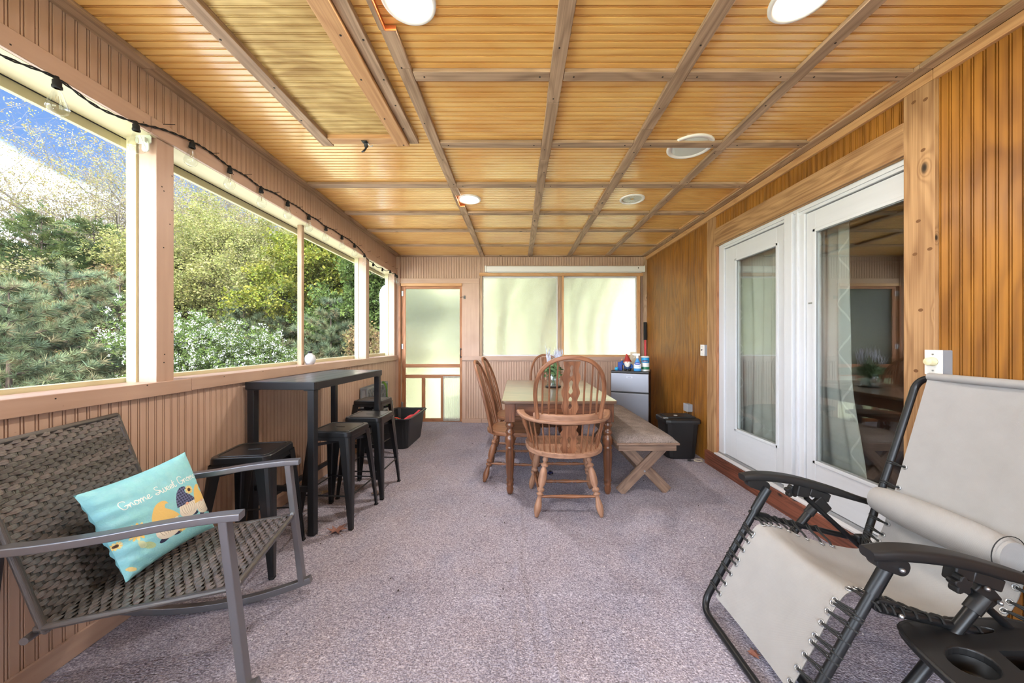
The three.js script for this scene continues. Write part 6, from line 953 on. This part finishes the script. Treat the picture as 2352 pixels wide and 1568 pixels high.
// ---- leaves and litter on the carpet
{
  const leafShape = (q) => { const s = new THREE.Shape(), P = [[0, -1], [0.25, -0.5], [0.9, -0.55], [0.55, -0.1], [1.0, 0.35], [0.45, 0.35], [0.35, 0.9], [0, 0.5], [-0.35, 0.95], [-0.4, 0.35], [-1, 0.3], [-0.5, -0.1], [-0.85, -0.6], [-0.2, -0.5]]; P.forEach(([x, y], i) => i ? s.lineTo(x * q, y * q) : s.moveTo(x * q, y * q)); return s; };
  const leaf = (label, x, z, q, col, turn, curl) => { const t = thing('dry_leaf', label, 'leaf', [x, 0.004, z], turn), g = extrude(leafShape(q), 0.0012, 0, 4).rotateX(-Math.PI / 2), p = g.attributes.position; for (let i = 0; i < p.count; i++) { const X = p.getX(i) / q, Z = p.getZ(i) / q; p.setY(i, p.getY(i) + curl * q * (X * X * 0.45 + 0.25 * Math.sin(Z * 3 + X * 4) + 0.25)); } g.computeVertexNormals(); mesh('blade', g, std({ color: col, roughness: 0.8, side: THREE.DoubleSide }), t); mesh('stem', tube(spline([V(0, 0.012, q), V(0.01, 0.01, q * 1.4), V(0.02, 0.004, q * 1.8)], 6), 0.0012, 5), std({ color: '#6b4a3a', roughness: 0.8 }), t); };
  leaf('large curled brown maple leaf at the foot of a stool', -1.2, -2.32, 0.062, '#8a6258', 0.6, 0.5); leaf('grey-brown crumpled leaf between two stools', -1.17, -2.88, 0.042, '#756259', 2.0, 0.6); leaf('small brown leaf under the footrest of the recliner', 0.955, -1.405, 0.024, '#8d5a4a', 1.2, 0.4); leaf('pale leaf by the wall under the bar table', -1.6, -2.9, 0.04, '#9a8878', 3.1, 0.5);
  const d = thing('toy_car', 'small dark blue toy on the carpet under the dining table', 'toy', [0.315, 0.001, -3.315], 0.5); mesh('body', box(0.055, 0.018, 0.026, 0, 0.014, 0, 0.007), std({ color: '#23285a', roughness: 0.35 }), d); mesh('cabin', box(0.028, 0.012, 0.022, -0.004, 0.027, 0, 0.005), std({ color: '#15162a', roughness: 0.3 }), d); for (const sx of [-1, 1]) for (const sz of [-1, 1]) mesh('wheel', at(new THREE.CylinderGeometry(0.0065, 0.0065, 0.005, 12), sx * 0.017, 0.0065, sz * 0.0125, Math.PI / 2), M.black, d);
  const c = thing('power_cord', 'coiled pale cord with black plug on the carpet beside the trash bin', 'cord', [1.9, 0.004, -3.66]); const co = []; for (let i = 0; i <= 60; i++) { const a = i / 60 * 6.2832 * 2.2; co.push(V(0.045 * Math.cos(a) * (1 - i * 0.003), 0.004 + i * 0.0002, 0.032 * Math.sin(a))); } mesh('coil', tube(co, 0.004, 6), std({ color: '#b9b1a2', roughness: 0.7 }), c); mesh('plug', box(0.04, 0.018, 0.022, -0.09, 0.01, 0.0, 0.006), M.black, c); mesh('lead', rod(V(-0.07, 0.008, 0), V(-0.04, 0.006, 0), 0.004, 6), M.black, c);
  const r = rngOf(66), cr = [], dk = []; for (let i = 0; i < 90; i++) { const x = mix(-1.6, 1.7, r()), dd = mix(1.1, 4.8, r() * r() + 0.1); (i % 3 ? dk : cr).push(new THREE.TetrahedronGeometry(0.0035 + 0.003 * r()).rotateX(r() * 3).rotateY(r() * 6).translate(x, 0.006, -dd)); }
  const l1 = mesh('pale_crumbs', cr, std({ color: '#cfc9c6', roughness: 0.9 })); tag(l1, 'tiny pale crumbs scattered over the carpet', 'crumbs', null, 'stuff'); const l2 = mesh('dark_crumbs', dk, std({ color: '#3a2f2d', roughness: 0.9 })); tag(l2, 'tiny dark debris scattered over the carpet', 'debris', null, 'stuff');
}

renderer.render(scene, camera);
